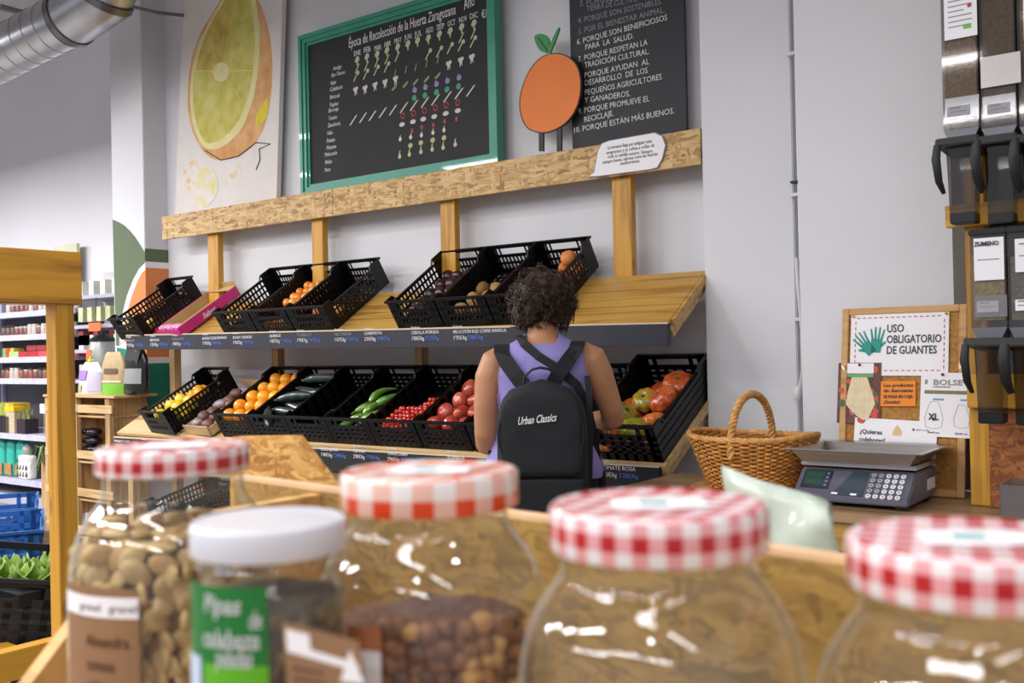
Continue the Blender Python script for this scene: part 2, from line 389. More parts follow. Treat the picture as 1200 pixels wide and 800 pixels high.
for xx in (XL+.02, -4.5, -3.4, -2.6, XR-.02):   # legs under the tiers
    obj('leg', boxes((xx-.025, xx+.025, 3.40, 3.45, 0, .80)), PLYZ, st); xx < XR-.1 and obj('leg', boxes((xx-.025, xx+.025, 3.70, 3.75, 0, 1.55)), PLYZ, st)
    bm = bmesh.new(); bar(bm, (xx, 3.36, .80), (xx, 3.74, 1.03), .03, .05); obj('bracket', bm, PLY, st)
    bm = bmesh.new(); bar(bm, (xx, 3.44, 1.35), (xx, 3.74, 1.55), .03, .05); obj('bracket', bm, PLY, st)
# diagonal side boards of the lower tier, right end
bm = bmesh.new(); bar(bm, (XR+.008, 3.325, .83), (XR+.008, 3.745, 1.07), .014, .03); obj('side_board', bm, PLY, st)
bm = bmesh.new(); bar(bm, (XR+.008, 3.43, 1.385), (XR+.008, 3.74, 1.59), .014, .03); obj('side_board', bm, PLANK, st)
obj('cross_beam', boxes((XL, XR, 3.42, 3.46, .62, .70)), PLY, st)
# posts and OSB ledge above
for pa, pb in ((243, 255), (365, 378), (516, 533), (718, 740)):
    z0 = 1.58; xa, xb = at(pa, 270, Y=3.735).x, at(pb, 270, Y=3.735).x
    obj('post', boxes((xa, xb, 3.735, 3.775, z0, 2.04)), PINEZ, st, bevel=.002)
lg = thing('board_ledge', 'long OSB ledge board fixed above the stand posts', 'ledge', (-3.7, YP, 2.03))
for xa, xb in ((-5.57, -4.0), (-3.998, -1.825)):
    obj('panel', boxes((xa, xb, YP, YP+.02, 2.032, 2.178)), OSB, lg, bevel=.001)
obj('top_shelf', boxes((-5.57, -1.825, YP+.02, YN-.002, 2.15, 2.178)), OSB, lg)

# prices on the rails
def price(px, py, y, name, l1, p1, p2, wname, dim=False):
    P = at(px, py, Y=y); x, z = P.x, P.z; k = 1.0
    wtext(l1, x, z+.012, y-.0012, .015, CHALK, st, width=.055)
    wtext(name, x, z-.014, y-.0012, .021, CHALKD if dim else CHALK, st, width=wname)
    wtext(p1, x, z-.042, y-.0012, .025, CHALK, st, width=.075)
    wtext(p2, x+.085, z-.042, y-.0012, .025, CHALKB, st, width=.085)
for px, py, nm, l1, a, b, wn in ((148, 398, 'PERAS', 'Aragón', "1'75€/kg", "1'75", .08), (176, 397, 'BREVAS', 'Huesca', "1'25€/kg", "1'25", .09), (202, 396, 'PARAGUAYO', 'Caspe', "1'80€/kg", "1'35", .11), (237, 395, 'ALBARICOQUE ROMANO', 'Valencia', "1'76€/kg", "3'80", .22), (273, 394, 'KIWI VERDE', 'Navarra', "1'95€/kg", "3'75", .16), (316, 392, 'ALBERGE', 'Aragón', "1'85€/kg", "1'20", .09),
                             (348, 391, 'TORILLO', 'Caspe', "1'90€/kg", "1'67", .11), (392, 390, 'NECTARINA', 'Aragón', "1'67€/kg", "3'35", .12), (427, 389, 'CHIRIMOYA', 'Granada', "2'35€/kg", "2'98", .12), (482, 388, 'CEBOLLA MORADA', 'Productor', "1'80€/kg", "3'12", .17), (531, 387, 'MELOCOTÓN ROJO (CARNE AMARILLA)', 'Calanda', "1'75€/kg", "3'88", .30)):
    price(px, py, YU, nm, l1, a, b+"€/kg", wn, dim=nm in ('TORILLO', 'NECTARINA', 'PARAGUAYO', 'PERAS'))
for px, py, nm, l1, a, b, wn in ((134, 515, 'PIMIENTO SUR', 'Almería', "2'25", "1'75", .16), (166, 518, 'MANZANA ECO', 'Huesca', "1'95", "3'75", .13), (198, 519, 'PIÑAS Y LIMONES', 'Murcia', "1'95", "3'25", .16), (376, 524, 'BERENJENA', 'Almería', "1'40€/kg", "1'29", .12), (414, 526, 'PEPINO', 'Huerta Navarra', "2'80€/kg", "1'75", .08), (454, 529, 'TOMATE CHERRY', 'Almería', "2'96€/kg", "3'20", .13), (524, 533, 'TOMATE', 'Navarra', "2'96€/kg", "3'20", .1), (703, 545, 'TOMATE ROSA', 'Huesca', "3'65€/kg", "3'20", .16)):
    price(px, py, YL, nm, l1, a, b+"€/kg", wn)

# ================================================================ CRATES
CW, CL, CH = .285, .47, .152
def end_wall(bm, y, t, dense=False):
    if dense:
        hs = ((0, .030), (.040, .054), (.064, .078), (.088, .108), (.134, .152)); n = 6; w_ = .016
    else:
        hs = ((.0, .030), (.052, .064), (.088, .104), (.136, .152)); n = 11; w_ = .0085
    for z0, z1 in hs: box_(bm, 0, CW, y, y+t, z0, z1)
    for a, b in ((0, .038), (CW-.038, CW)): box_(bm, a, b, y, y+t, 0, .152)
    for i in range(n+1):
        x = .02+(CW-.04-w_)*i/n
        box_(bm, x, x+w_, y, y+t, 0, .100 if .3 < (x+w_/2)/CW < .7 else .15)
def long_wall(bm, x, t, dense=False):
    if dense:
        hs = ((0, .034), (.042, .062), (.070, .092), (.098, .136)); n = 7; w_ = .034; zt = .13
    else:
        hs = ((.0, .026), (.050, .060), (.084, .094), (.114, .127)); n = 18; w_ = .010; zt = .124
    for z0, z1 in hs: box_(bm, x, x+t, 0, CL, z0, z1)
    for i in range(n+1):
        y = (CL-w_)*i/n; box_(bm, x, x+t, y, y+w_, 0, zt)
    for a, b in ((0, .05), (CL-.08, CL)): box_(bm, x, x+t, a, b, 0, .148)
    if dense:
        for z in (.036, .066, .095): box_(bm, x-.003, x+t+.003, 0, CL, z, z+.004)
def base_(bm, solid=False):
    if solid: box_(bm, .002, CW-.002, .002, CL-.002, 0, .004); return  # solid floor closes the lattice to imitate upper-shelf shade inside the crates
    for i in range(9): x = (CW-.012)*i/8; box_(bm, x, x+.012, 0, CL, 0, .006)
    for i in range(13): y = (CL-.012)*i/12; box_(bm, 0, CW, y, y+.012, .001, .005)
def rim_(bm):
    w = .008
    for x in (-w, CW):
        box_(bm, x, x+w, 0, .05, .143, .152); box_(bm, x, x+w, CL-.08, CL, .143, .152); box_(bm, x, x+w, .07, CL-.10, .118, .127)
        for a, b, s in ((.05, .07, -1), (CL-.10, CL-.08, 1)):
            z0, z1 = (.143, .118) if s < 0 else (.118, .143)
            hexa(bm, [(x, a, z0), (x+w, a, z0), (x, b, z1), (x+w, b, z1), (x, a, z0+.009), (x+w, a, z0+.009), (x, b, z1+.009), (x+w, b, z1+.009)])
    box_(bm, -w, CW+w, -w, 0, .143, .152); box_(bm, -w, CW+w, CL, CL+w, .143, .152)
def crate_parts(dense):
    d = {k: mesh(b, k) for k, b in (('base', BM(base_, dense)), ('front_wall', BM(end_wall, 0, .004, dense)), ('back_wall', BM(end_wall, CL-.004, .004, dense)), ('left_wall', BM(long_wall, 0, .004, dense)), ('right_wall', BM(long_wall, CW-.004, .004, dense)), ('rim', BM(rim_)))}
    for me in d.values(): me.materials.append(BLK)
    return d
CMES = {False: crate_parts(False), True: crate_parts(True)}
def crate(M, label, group='black crates', m=None, name='produce_crate', dense=False):
    t = thing(name, label, 'crate', M=M, group=group)
    for k, me in CMES[dense].items():
        o = bpy.data.objects.new('side_wall' if k in ('left_wall', 'right_wall') else k, me); COL.objects.link(o); o.parent = t
        if m: o.material_slots[0].link = 'OBJECT'; o.material_slots[0].material = m
    return t
def slopeM(x, y, z, ang, yaw=0): return Matrix.Translation((x, y, z)) @ Matrix.Rotation(yaw, 4, 'Z') @ Matrix.Rotation(ang, 4, 'X')
AU, AL = R(33.2), R(30)
def UM(x, yaw=0, dy=0): return slopeM(x, 3.424+dy, 1.403, AU, yaw)
def LM(x, yaw=0, dy=0): return slopeM(x, 3.342+dy, .857, AL, yaw)
cu = {}
cu['u0'] = crate(UM(-5.60, R(-3)), 'empty black crate at the far left end of the top shelf', 'crates on the upper shelf')
cu['u1'] = crate(UM(-4.575), 'black crate left of the apricot crate, beside pink box', 'crates on the upper shelf')
cu['u2'] = crate(UM(-4.28), 'black crate holding orange apricots on the top shelf', 'crates on the upper shelf')
cu['u3'] = crate(UM(-3.985), 'nearly empty black crate right of the apricot crate', 'crates on the upper shelf')
cu['u4'] = crate(UM(-3.265), 'black crate of dark red onions on the top shelf', 'crates on the upper shelf')
cu['u5'] = crate(UM(-2.972), 'black crate behind the curly hair, right of the red onions', 'crates on the upper shelf')
cu['u6'] = crate(UM(-2.68), 'black crate with peaches at the right end of the row', 'crates on the upper shelf')
cu['l0'] = crate(LM(-5.17, R(-7)), 'black crate of yellow lemons on the lower shelf', 'crates on the lower shelf')
for k, x, lb in (('l1', -4.495, 'black crate full of oranges on the lower shelf'), ('l2', -4.205, 'black crate of dark green courgettes'), ('l3', -3.915, 'black crate holding one dark aubergine'), ('l4', -3.625, 'black crate of green peppers'), ('l5', -3.335, 'black crate with small cherry tomatoes'),
                 ('l6', -3.04, 'black crate of large red tomatoes left of the shopper'), ('l7', -2.745, 'black crate hidden behind the shopper on the lower shelf'), ('l8', -2.44, 'black crate in front of the shopper, right of the red tomatoes'), ('l9', -2.142, 'black crate of ribbed green and orange tomatoes at the right end')):
    cu[k] = crate(LM(x) @ Matrix.Scale(1.10 if k == 'l9' else 1, 4), lb, 'crates on the lower shelf', dense=True)
for i, x in enumerate((-5.2, -4.6, -3.9, -3.3, -2.5)):
    crate(slopeM(x, 3.35, .32, R(14)), ['stored black crate under the lower shelf, leftmost', 'stored black crate under the lower shelf, second from left', 'stored black crate under the lower shelf, middle', 'stored black crate under the lower shelf, fourth from left', 'stored black crate under the lower shelf, behind the shopper'][i], 'crates under the lower shelf')

# pink cardboard box
PK = mat('pink_card', 'c6267c', .5, var=.05); PKL = mat('pale_pink_film', 'e08cb4', .4, var=.1); KR = mat('kraft_card', 'b89a6a', .8, var=.1, scale=8)
pb = thing('fruit_carton', 'low pink cardboard fruit carton with raised ends on the top shelf', 'box', M=UM(-5.19, R(-4)) @ Matrix.Scale(1, 4))
w_, l_ = .25, .46
obj('tray_floor', boxes((0, w_, 0, l_, 0, .004)), KR, pb, world=False)
for x in (0, w_-.004): obj('side_panel', boxes((x, x+.004, 0, l_, 0, .062)), PK, pb, world=False)
obj('front_panel', boxes((0, w_, -.002, .002, 0, .05)), PK, pb, world=False); obj('back_panel', boxes((0, w_, l_, l_+.004, 0, .095)), KR, pb, world=False)
obj('inner_flap', boxes((.004, w_-.004, l_-.05, l_, .06, .064)), KR, pb, world=False)
for x in (.006, w_-.009): obj('liner', boxes((x, x+.003, .02, l_-.01, 0, .06)), KR, pb, world=False)
me = text_mesh('Sabor', .042, bold=.001, shear=.3); me.transform(frameM(Vector((w_+.0012, .17, .014)), (0, 1, 0), (0, 0, 1))); me.materials.append(CHALK); obj('lettering', me, None, pb, world=False)
bm = bmesh.new()
for i in range(5): ell(bm, (w_*.15+i*.045, .03+.01*(i % 2), .05), (.03, .03, .018), 1)
obj('wrapping_film', bm, PKL, pb, world=False)
# wooden veg box with nets between lemon crate and orange crate
nb = thing('low_box', 'shallow pale wooden box of netted garlic and onions', 'box', M=LM(-4.84, R(-7), .01))
obj('tray_floor', boxes((0, .27, 0, .45, 0, .005)), PLY, nb, world=False)
for q in ((0, .006, 0, .45, 0, .05), (.264, .27, 0, .45, 0, .05)): obj('side_panel', boxes(q), PLY, nb, world=False)
for q in ((0, .27, 0, .006, 0, .06), (0, .27, .444, .45, 0, .08)): obj('end_panel', boxes(q), PLY, nb, world=False)
NET = mat('net_onion', '6f4a48', .6, var=.4, scale=60); NETB = mat('net_bag_film', '93828c', .3, var=.35, scale=40)
gl = []
bmn = bmesh.new(); ell(bmn, (0, 0, 0), (.05, .034, .026), 2)
for v in bmn.verts: v.co *= 1+.14*noise.noise(v.co*70)
NETM = mesh(bmn, 'net_bag', True); NETM.materials.append(NET)
for j in range(7):
    for i in range(2):
        M = W(nb) @ TRS((.07+.125*i, .05+.058*j, .045+.012*(j % 2)), (random.uniform(-.2, .2), random.uniform(-.2, .2), random.uniform(-.5, .5)))
        inst(NETM, 'netted_garlic', M, 'netted bag of garlic in the shallow wooden box', 'garlic', 'netted bags in the wooden box', NET if (i+j) % 3 else NETB)

# ================================================================ FRUIT AND VEGETABLES
def fruit_mesh(name, r, m, sub=3, flat=.95, dim=.12, lobes=0, la=.0, bumpy=0):
    bm = bmesh.new(); bmesh.ops.create_icosphere(bm, subdivisions=sub, radius=1)
    for v in bm.verts:
        p = v.co.copy(); a = atan2(p.y, p.x); h = abs(p.z)
        k = 1+la*cos(lobes*a)*(1-h*h) + (bumpy*noise.noise(p*2.3))
        d = dim*math.exp(-(p.x**2+p.y**2)/.09) if p.z > 0 else dim*.4*math.exp(-(p.x**2+p.y**2)/.05)
        v.co = Vector((p.x*k, p.y*k, p.z*flat*(1-d)))*r
    me = mesh(bm, name, 'all'); me.materials.append(m); return me
def fruitmat(name, a, b, rough=.35, sc=18, bump=.1, bs=220, axis_mix=False, coat=.15):
    n = NT(name); tc = n.n('ShaderNodeTexCoord').outputs['Object']; oi = n.n('ShaderNodeObjectInfo').outputs['Random']
    nz = n.n('ShaderNodeTexNoise', {'Vector': tc, 'Scale': float(sc), 'Detail': 3.0}).outputs[0]
    f = n.math('ADD', n.math('MULTIPLY', nz, 1.2), n.math('MULTIPLY', n.math('SUBTRACT', oi, .5), .45))
    n.l(n.ramp(f, [(.35, c4(srgb(a))), (.8, c4(srgb(b)))]), n.b.inputs['Base Color']); n.b.inputs['Roughness'].default_value = rough; n.b.inputs['Coat Weight'].default_value = coat
    if bump: n.l(n.n('ShaderNodeBump', {'Height': n.n('ShaderNodeTexNoise', {'Vector': tc, 'Scale': float(bs)}).outputs[0], 'Strength': bump, 'Distance': .001}).outputs[0], n.b.inputs['Normal'])
    return n.m
OR = fruitmat('orange_peel', 'e8860c', 'f6ae25'); LE = fruitmat('lemon_peel', 'd9b81a', 'ecd24a'); AP = fruitmat('apricot_skin', 'd9701c', 'f0a540')
TOR = fruitmat('tomato_red', 'a8342a', 'cc6a4a', .25, 10, 0, coat=.4); TOG = fruitmat('tomato_green_orange', '93902a', 'cf7a2c', .25, 9, 0, coat=.4); CHR = fruitmat('cherry_red', 'a81810', 'cc3a1e', .2, 30, 0, coat=.5)
CO = fruitmat('courgette_skin', '1a2824', '3c4a44', .3, 30, .05, coat=.3); AU_ = fruitmat('aubergine_skin', '120b18', '241a30', .15, 8, 0, coat=.6); PE = fruitmat('pepper_skin', '2f5a1c', '6a9434', .2, 14, 0, coat=.5)
ON = fruitmat('red_onion_skin', '1e0b12', '45202c', .3, 30, .1); PH = fruitmat('peach_skin', 'b4431f', 'd98640', .6, 16, .1, coat=0); PO = fruitmat('brown_fruit', '7c5a2e', 'a8844c', .6, 18, .2, coat=0)
STEMG = mat('green_stem', '5d6f2a', .6); STEMB = mat('dry_stem', '6b5a2a', .8)
ORM = fruit_mesh('orange', .038, OR, 3); LEM = fruit_mesh('lemon', .033, LE, 3, 1.15, -.18); APM = fruit_mesh('apricot', .026, AP, 2); TOM = fruit_mesh('tomato', .042, TOR, 3, .78, .25, 5, .05, .06)
BTM = fruit_mesh('ribbed_tomato', .056, TOG, 4, .68, .35, 9, .07, .08); CHM = fruit_mesh('cherry_tomato', .0135, CHR, 2, .98, .05); ONM = fruit_mesh('red_onion', .034, ON, 3, .85, -.1); PHM = fruit_mesh('peach', .037, PH, 3, .95, .15)
POM = fruit_mesh('brown_pear', .034, PO, 2, 1.1, 0, 0, 0, .2)
def pile(crate_, me, name, label, cat, group, layers, pitch, jit, x0, x1, y0, y1, w0, dw, m=None, tilt=.5, stop=None):
    k = 0
    for L in range(layers):
        ny = max(1, int((y1-y0)/pitch)); nx = max(1, int((x1-x0)/pitch+.35))
        for j in range(ny):
            for i in range(nx):
                off = (.5 if (j+L) % 2 else 0)*pitch*.5
                x = x0+(i+.5)*(x1-x0)/nx+off*.5+random.uniform(-jit, jit); y = y0+(j+.5)*(y1-y0)/ny+random.uniform(-jit, jit)
                x = min(max(x, x0+pitch*.42), x1-pitch*.42)
                M = W(crate_) @ TRS((x, y, w0+dw*L+random.uniform(-jit, jit)*.5), (random.uniform(-tilt, tilt), random.uniform(-tilt, tilt), random.uniform(0, 6.28)), random.uniform(.92, 1.08))
                inst(me, name, M, label, cat, group, m); k += 1
    return k
pile(cu['l1'], ORM, 'orange', 'bright orange piled in the crate beside the courgettes', 'orange', 'oranges in the crate', 2, .077, .004, .008, .277, .01, .46, .043, .058, tilt=1.5)
pile(cu['l0'], LEM, 'lemon', 'yellow lemon in the crate at the left of the lower shelf', 'lemon', 'lemons in the crate', 2, .07, .008, .03, .20, .04, .26, .04, .045, tilt=1.5)
for k_, (x_, y_) in enumerate(((.06, .30), (.14, .31), (.09, .36), (.20, .28))): inst(ORM, 'orange', W(cu['l0']) @ TRS((x_, y_, .06+.03*(k_ % 2)), (1, k_, 0), .9), 'orange at the back of the lemon crate', 'orange', 'oranges in the lemon crate')
pile(cu['u2'], APM, 'apricot', 'small orange apricot in the crate on the top shelf', 'apricot', 'apricots in the crate', 2, .054, .006, .05, .25, .16, .40, .03, .04, tilt=1.5)
pile(cu['u2'], APM, 'apricot', 'small orange apricot at the front edge of its crate', 'apricot', 'apricots at the crate front', 1, .056, .004, .02, .24, .01, .07, .03, .04, tilt=1.5)
pile(cu['u0'], LEM, 'lemon', 'yellow fruit seen through the slots of the leftmost top crate', 'lemon', 'fruit in the leftmost top crate', 1, .07, .004, .17, .26, .06, .16, .034, .05, tilt=1.5)
pile(cu['u3'], PHM, 'peach', 'reddish peach seen through the slots of a nearly empty crate', 'peach', 'peaches in the nearly empty crate', 1, .085, .004, .03, .26, .05, .22, .038, .05, tilt=1.5)
pile(cu['u4'], ONM, 'red_onion', 'dark red onion in the crate on the top shelf', 'onion', 'red onions in the crate', 1, .066, .007, .02, .27, .05, .44, .040, .042, tilt=1.2)
pile(cu['u5'], POM, 'brown_pear', 'brownish fruit in the crate behind the curly hair', 'fruit', 'brown fruit in the crate', 1, .075, .006, .02, .27, .03, .30, .040, .045, tilt=1.2)
pile(cu['u6'], PHM, 'peach', 'red and orange peach in the rightmost crate of the top row', 'peach', 'peaches in the right top crate', 1, .085, .004, .12, .27, .20, .45, .045, .066, tilt=1.2)
pile(cu['l6'], TOM, 'tomato', 'large pinkish red tomato in the crate left of the shopper', 'tomato', 'large red tomatoes', 2, .086, .004, .008, .277, .01, .40, .04, .055, tilt=.7)
pile(cu['l7'], TOM, 'tomato', 'red tomato in the crate behind the shopper', 'tomato', 'tomatoes behind the shopper', 2, .086, .004, .008, .277, .06, .44, .04, .055, tilt=.7)
pile(cu['l5'], CHM, 'cherry_tomato', 'tiny bright red cherry tomato in its crate', 'tomato', 'cherry tomatoes', 3, .027, .005, .03, .22, .01, .19, .05, .022, tilt=1.5)
pile(cu['l5'], CHM, 'cherry_tomato', 'tiny bright red cherry tomato in its crate', 'tomato', 'cherry tomatoes', 2, .028, .006, .13, .27, .20, .30, .055, .022, tilt=1.5)
inst(PHM, 'peach', W(cu['u6']) @ TRS((.215, .37, .105)), 'single red peach resting on top of others at the back of its crate', 'peach')
# ribbed tomatoes, individually placed
def calyx(bm, r=.012):
    for k in range(5):
        a = 2*pi*k/5; tube(bm, [(0, 0, 0), (r*.6*cos(a), r*.6*sin(a), .003), (r*1.3*cos(a), r*1.3*sin(a), -.001)], [.003, .0025, .0006], 5)
    tube(bm, [(0, 0, 0), (.001, 0, .009)], [.003, .0035], 6)
CAL = mesh(BM(calyx), 'calyx', True); CAL.materials.append(STEMG)
TOO = fruitmat('tomato_orange', 'b8441c', 'dc7a34', .25, 9, 0, coat=.4); TGY = fruitmat('tomato_yellow_green', '7f8a22', 'c6a72c', .25, 9, 0, coat=.4)
for (x, y, z, rx, ry, s, mm, lb) in ((.085, .13, .10, -.9, -.2, 1.12, TGY, 'big yellow green ribbed tomato with its stem facing outward'), (.165, .06, .085, -.3, .2, 1.0, TGY, 'green and orange ribbed tomato at the crate front'), (.215, .125, .09, -.4, .3, .75, TOO, 'small deep orange tomato near the right crate wall'),
                                 (.205, .235, .105, -.5, .1, 1.05, TOO, 'orange ribbed tomato in the middle of the right crate'), (.215, .345, .10, -.3, .1, 1.05, TOO, 'orange ribbed tomato at the back of the right crate'), (.12, .25, .09, -.2, -.3, .9, TOG, 'dull green tomato behind the big ribbed one'),
                                 (.06, .02+.03, .05, .1, .1, .95, TOO, 'orange tomato low behind the front wall of the right crate'), (.06, .25, .05, .1, .1, 1, TOO, 'orange tomato low at the left wall of the right crate'), (.13, .36, .05, .1, .1, 1, TOO, 'orange tomato in the back row of the right crate'), (.25-.03, .05, .04, .1, .1, .8, TOO, 'small orange tomato in the front right corner'), (.14, .14, .04, 0, 0, 1, TOO, 'orange tomato under the big green one'), (.21, .25, .04, 0, 0, .9, TOO, 'orange tomato lying beneath others by the right wall')):
    M = W(cu['l9']) @ TRS((x, y, z), (rx, ry, random.uniform(0, 6)), s)
    t = inst(BTM, 'ribbed_tomato', M, lb, 'tomato', 'ribbed tomatoes in the right crate', mm)
    o = bpy.data.objects.new('calyx', CAL); COL.objects.link(o); o.parent = t; o.location = (0, 0, .026)
for k, o in enumerate([q for q in bpy.data.objects if q.name.startswith('tomato') and q.type == 'MESH']):
    c = bpy.data.objects.new('calyx', CAL); COL.objects.link(c); c.parent = o; c.location = (0, 0, .022); c.scale = (.8,)*3
def long_veg(name, L, rads, bend, n=12, m=None):
    bm = bmesh.new(); k = len(rads); pts = [(L*(i/(k-1)-.5), bend*sin(pi*i/(k-1)), 0) for i in range(k)]
    tube(bm, pts, rads, n); me = mesh(bm, name, True); me.materials.append(m); return me
COM = long_veg('courgette', .22, [.010, .019, .022, .024, .025, .025, .024, .020, .010], .008, m=CO)
AUM = long_veg('aubergine', .2, [.012, .02, .024, .03, .036, .038, .034, .022, .006], .01, m=AU_)
PEM = long_veg('green_pepper', .16, [.008, .018, .021, .019, .016, .013, .010, .007, .003], .02, m=PE)
def stemmed(me, name, M, label, cat, grp, end, r=.008, mm=STEMB, L=.02):
    t = inst(me, name, M, label, cat, grp); o = obj('stem', BM(tube, [(end, 0, 0), (end-L, .002, 0)], [r, r*.75], 7), mm, None); o.parent = t; return t
labs = ['dark courgette lying across the back of the courgette crate', 'courgette second from the back of its crate', 'grey green courgette in the middle of its crate', 'courgette lying under the middle ones', 'courgette near the crate front beside the oranges', 'short courgette angled at the crate front', 'courgette low at the back wall', 'courgette low in the middle', 'courgette low near the front']
for (x, y, z, yaw), lb in zip(((.155, .40, .115, .12), (.15, .31, .10, -.2), (.13, .22, .115, .25), (.17, .17, .085, -.3), (.18, .11, .105, -.1), (.10, .05, .105, -.75), (.14, .36, .05, 0), (.14, .25, .05, .1), (.14, .1, .05, -.1)), labs):
    stemmed(COM, 'courgette', W(cu['l2']) @ TRS((x, y, z), (random.uniform(0, 6), 0, yaw)), lb, 'courgette', 'courgettes in the crate', -.11)
stemmed(AUM, 'aubergine', W(cu['l3']) @ TRS((.17, .14, .045), (0, 0, 2.0)), 'single dark purple aubergine in the crate right of the courgettes', 'aubergine', None, -.1, .012, STEMG)
for i in range(8):
    a = [(.06, .05, .06, 1.0), (.13, .08, .07, .8), (.19, .12, .08, 1.2), (.23, .18, .09, .9), (.11, .15, .09, 1.1), (.2, .06, .07, .7), (.17, .2, .1, 1.3), (.24, .1, .05, 1), (.09, .1, .04, .9), (.2, .24, .06, 1.1)][i]
    stemmed(PEM, 'green_pepper', W(cu['l4']) @ TRS((a[0], a[1]+.055, a[2]+.015), (random.uniform(0, 6), random.uniform(-.2, .2), a[3])), 'long curved green pepper in the crate left of the cherry tomatoes', 'pepper', 'green peppers in the crate', -.08, .005, STEMG, .025)
# ================================================================ BOARDS ON THE LEDGE
YB = 3.80
b1 = thing('harvest_chalkboard', 'teal framed chalkboard with the harvest calendar of small vegetable drawings', 'chalkboard', (-3.65, YB, 2.18))
bx0, bx1, bz0, bz1 = -4.335, -2.925, 2.18, 3.085
fw_ = .062
b1b = obj('board', boxes((bx0+fw_*.5, bx1-fw_*.5, YB-.002, YB+.02, bz0+fw_*.5, bz1-fw_*.5)), BOARD, b1)
def frame_piece(bm, a, b, c, d):   # stepped moulding from outer edge ab to inner edge dc
    for k0, k1, h in ((0, .35, .03), (.35, .75, .022), (.75, 1.0, .012)):
        q = [Vector(a).lerp(Vector(d), k0), Vector(b).lerp(Vector(c), k0), Vector(b).lerp(Vector(c), k1), Vector(a).lerp(Vector(d), k1)]
        prism(bm, [(p.x, YB+.02, p.z) for p in q], (0, -1, 0), .02+h)
O = [(bx0, 0, bz0), (bx1, 0, bz0), (bx1, 0, bz1), (bx0, 0, bz1)]; I = [(bx0+fw_, 0, bz0+fw_), (bx1-fw_, 0, bz0+fw_), (bx1-fw_, 0, bz1-fw_), (bx0+fw_, 0, bz1-fw_)]
for k in range(4):
    bm = bmesh.new(); frame_piece(bm, O[k], O[(k+1) % 4], I[(k+1) % 4], I[k]); obj('frame_rail', bm, TEAL, b1)
YT = YB-.0032
def zp(x, y): return at(340+x/3.333, y/3.333, Y=YT)
def ztext(s, x, y, size, width=None, m=CHALK, par=None, x2=None, y2=None, zf=None, **k):
    zf = zf or zp; P = zf(x, y); xd = Vector((1, 0, 0))
    if x2 is not None:
        Q = zf(x2, y2); xd = (Q-P); width = xd.length
    return text(s, frameM(P, xd, (0, 0, 1)), size, m, par or b1b, width=width, **k)
ztext('Época de Recolección de la Huerta Zaragozana', 228, 188, .075, x2=645, y2=55, shear=.15)
ztext('Año', 680, 40, .085, x2=722, y2=20, shear=.15); ztext('€/kg', 748, 72, .055, x2=788, y2=60)
for s, x, y in (('ENE', 262, 220), ('FEB', 300, 207), ('MAR', 342, 200), ('ABR', 380, 185), ('MAY', 420, 172), ('JUN', 460, 158), ('JUL', 500, 145), ('AGO', 543, 132), ('SEP', 585, 118), ('OCT', 628, 104), ('NOV', 672, 90), ('DIC', 714, 76)):
    ztext(s, x-13, y, .04, width=.05)
for s, x, y in (('Acelga', 168, 275), ('Ajo-Tierno', 160, 302), ('Apio', 158, 332), ('Calabacín', 155, 358), ('Brócoli', 155, 388), ('Pepino', 155, 418), ('Borraja', 150, 440), ('Tomate', 150, 470), ('Zanahoria', 147, 498), ('Nabo', 145, 528), ('Patata', 142, 558), ('Manzana', 142, 585), ('Melocotón', 135, 612), ('Melón', 136, 642), ('Pera', 135, 672)):
    ztext(s, x, y, .032, width=.011*len(s), shear=.15)
def cm(n_, c): return mat('chalk_'+n_, c, .9, var=.15, scale=60)
cW, cG, cLG, cP, cRd, cY, cGG = cm('bone', 'c9c6c4'), cm('sage', '8b9670'), cm('pale_green', 'b3bb98'), cm('violet', '8f86b4'), cm('crimson', 'a8474f'), cm('cream', 'b9b387'), cm('emerald', '4c9a72')
def poly_icon(bm, pts): prism(bm, [(x, 0, z) for x, z in pts], (0, -1, 0), .0006)
def circ(r, n=10, cx=0, cz=0, sx=1): return [(cx+sx*r*cos(2*pi*k/n), cz+r*sin(2*pi*k/n)) for k in range(n)]
icons = {
 'leaf': (cLG, [[(-.003, -.02), (.003, -.02), (.005, 0), (-.004, 0)], circ(.013, 9, .002, .01), circ(.009, 7, -.006, .004)]),
 'stick': (cLG, [[(-.016, -.018), (-.010, -.020), (.016, .018), (.012, .022)]]),
 'celery': (cLG, [[(-.02, -.02), (-.014, -.022), (.008, .008), (.002, .010)], circ(.010, 7, .012, .014)]),
 'tiny': (cG, [[(-.007, -.015), (-.002, -.016), (.008, .014), (.004, .016)]]),
 'flower': (cW, [circ(.009, 7, -.007, .006), circ(.009, 7, .007, .008), circ(.009, 7, 0, -.003), [(-.008, -.022), (-.003, -.022), (-.001, -.008), (-.006, -.008)], [(.004, -.02), (.009, -.02), (.006, -.006), (.001, -.006)]]),
 'pod': (cG, [[(-.018, -.008), (-.008, -.013), (.014, .002), (.018, .013), (.006, .010)]]),
 'aub': (cP, [circ(.012, 9, 0, 0, 1.1), [(-.012, .004), (-.004, .018), (.004, .006)]]),
 'grn': (cGG, [circ(.013, 10, 0, 0, 1.05)]),
 'carrot': (cW, [[(-.026, -.018), (-.020, -.021), (.020, .014), (.026, .022), (.014, .018)]]),
 'redc': (cRd, [circ(.014, 11)]), 'redin': (BOARD, [circ(.009, 11)]), 'pot': (cW, [circ(.010, 9, 0, 0, 1.7)]), 'redt': (cRd, [circ(.011, 8, 0, 0, .75)]),
 'whitep': (cW, [circ(.010, 8, 0, -.003, .9), [(-.002, .005), (.002, .005), (.005, .016), (0, .012)]]), 'yel': (cY, [circ(.011, 10, 0, 0, 1.2)]),
 'pear': (cLG, [circ(.010, 8, 0, -.007), [(-.006, -.004), (.006, -.004), (.002, .012), (.008, .020), (-.002, .016)]])}
IM = {}
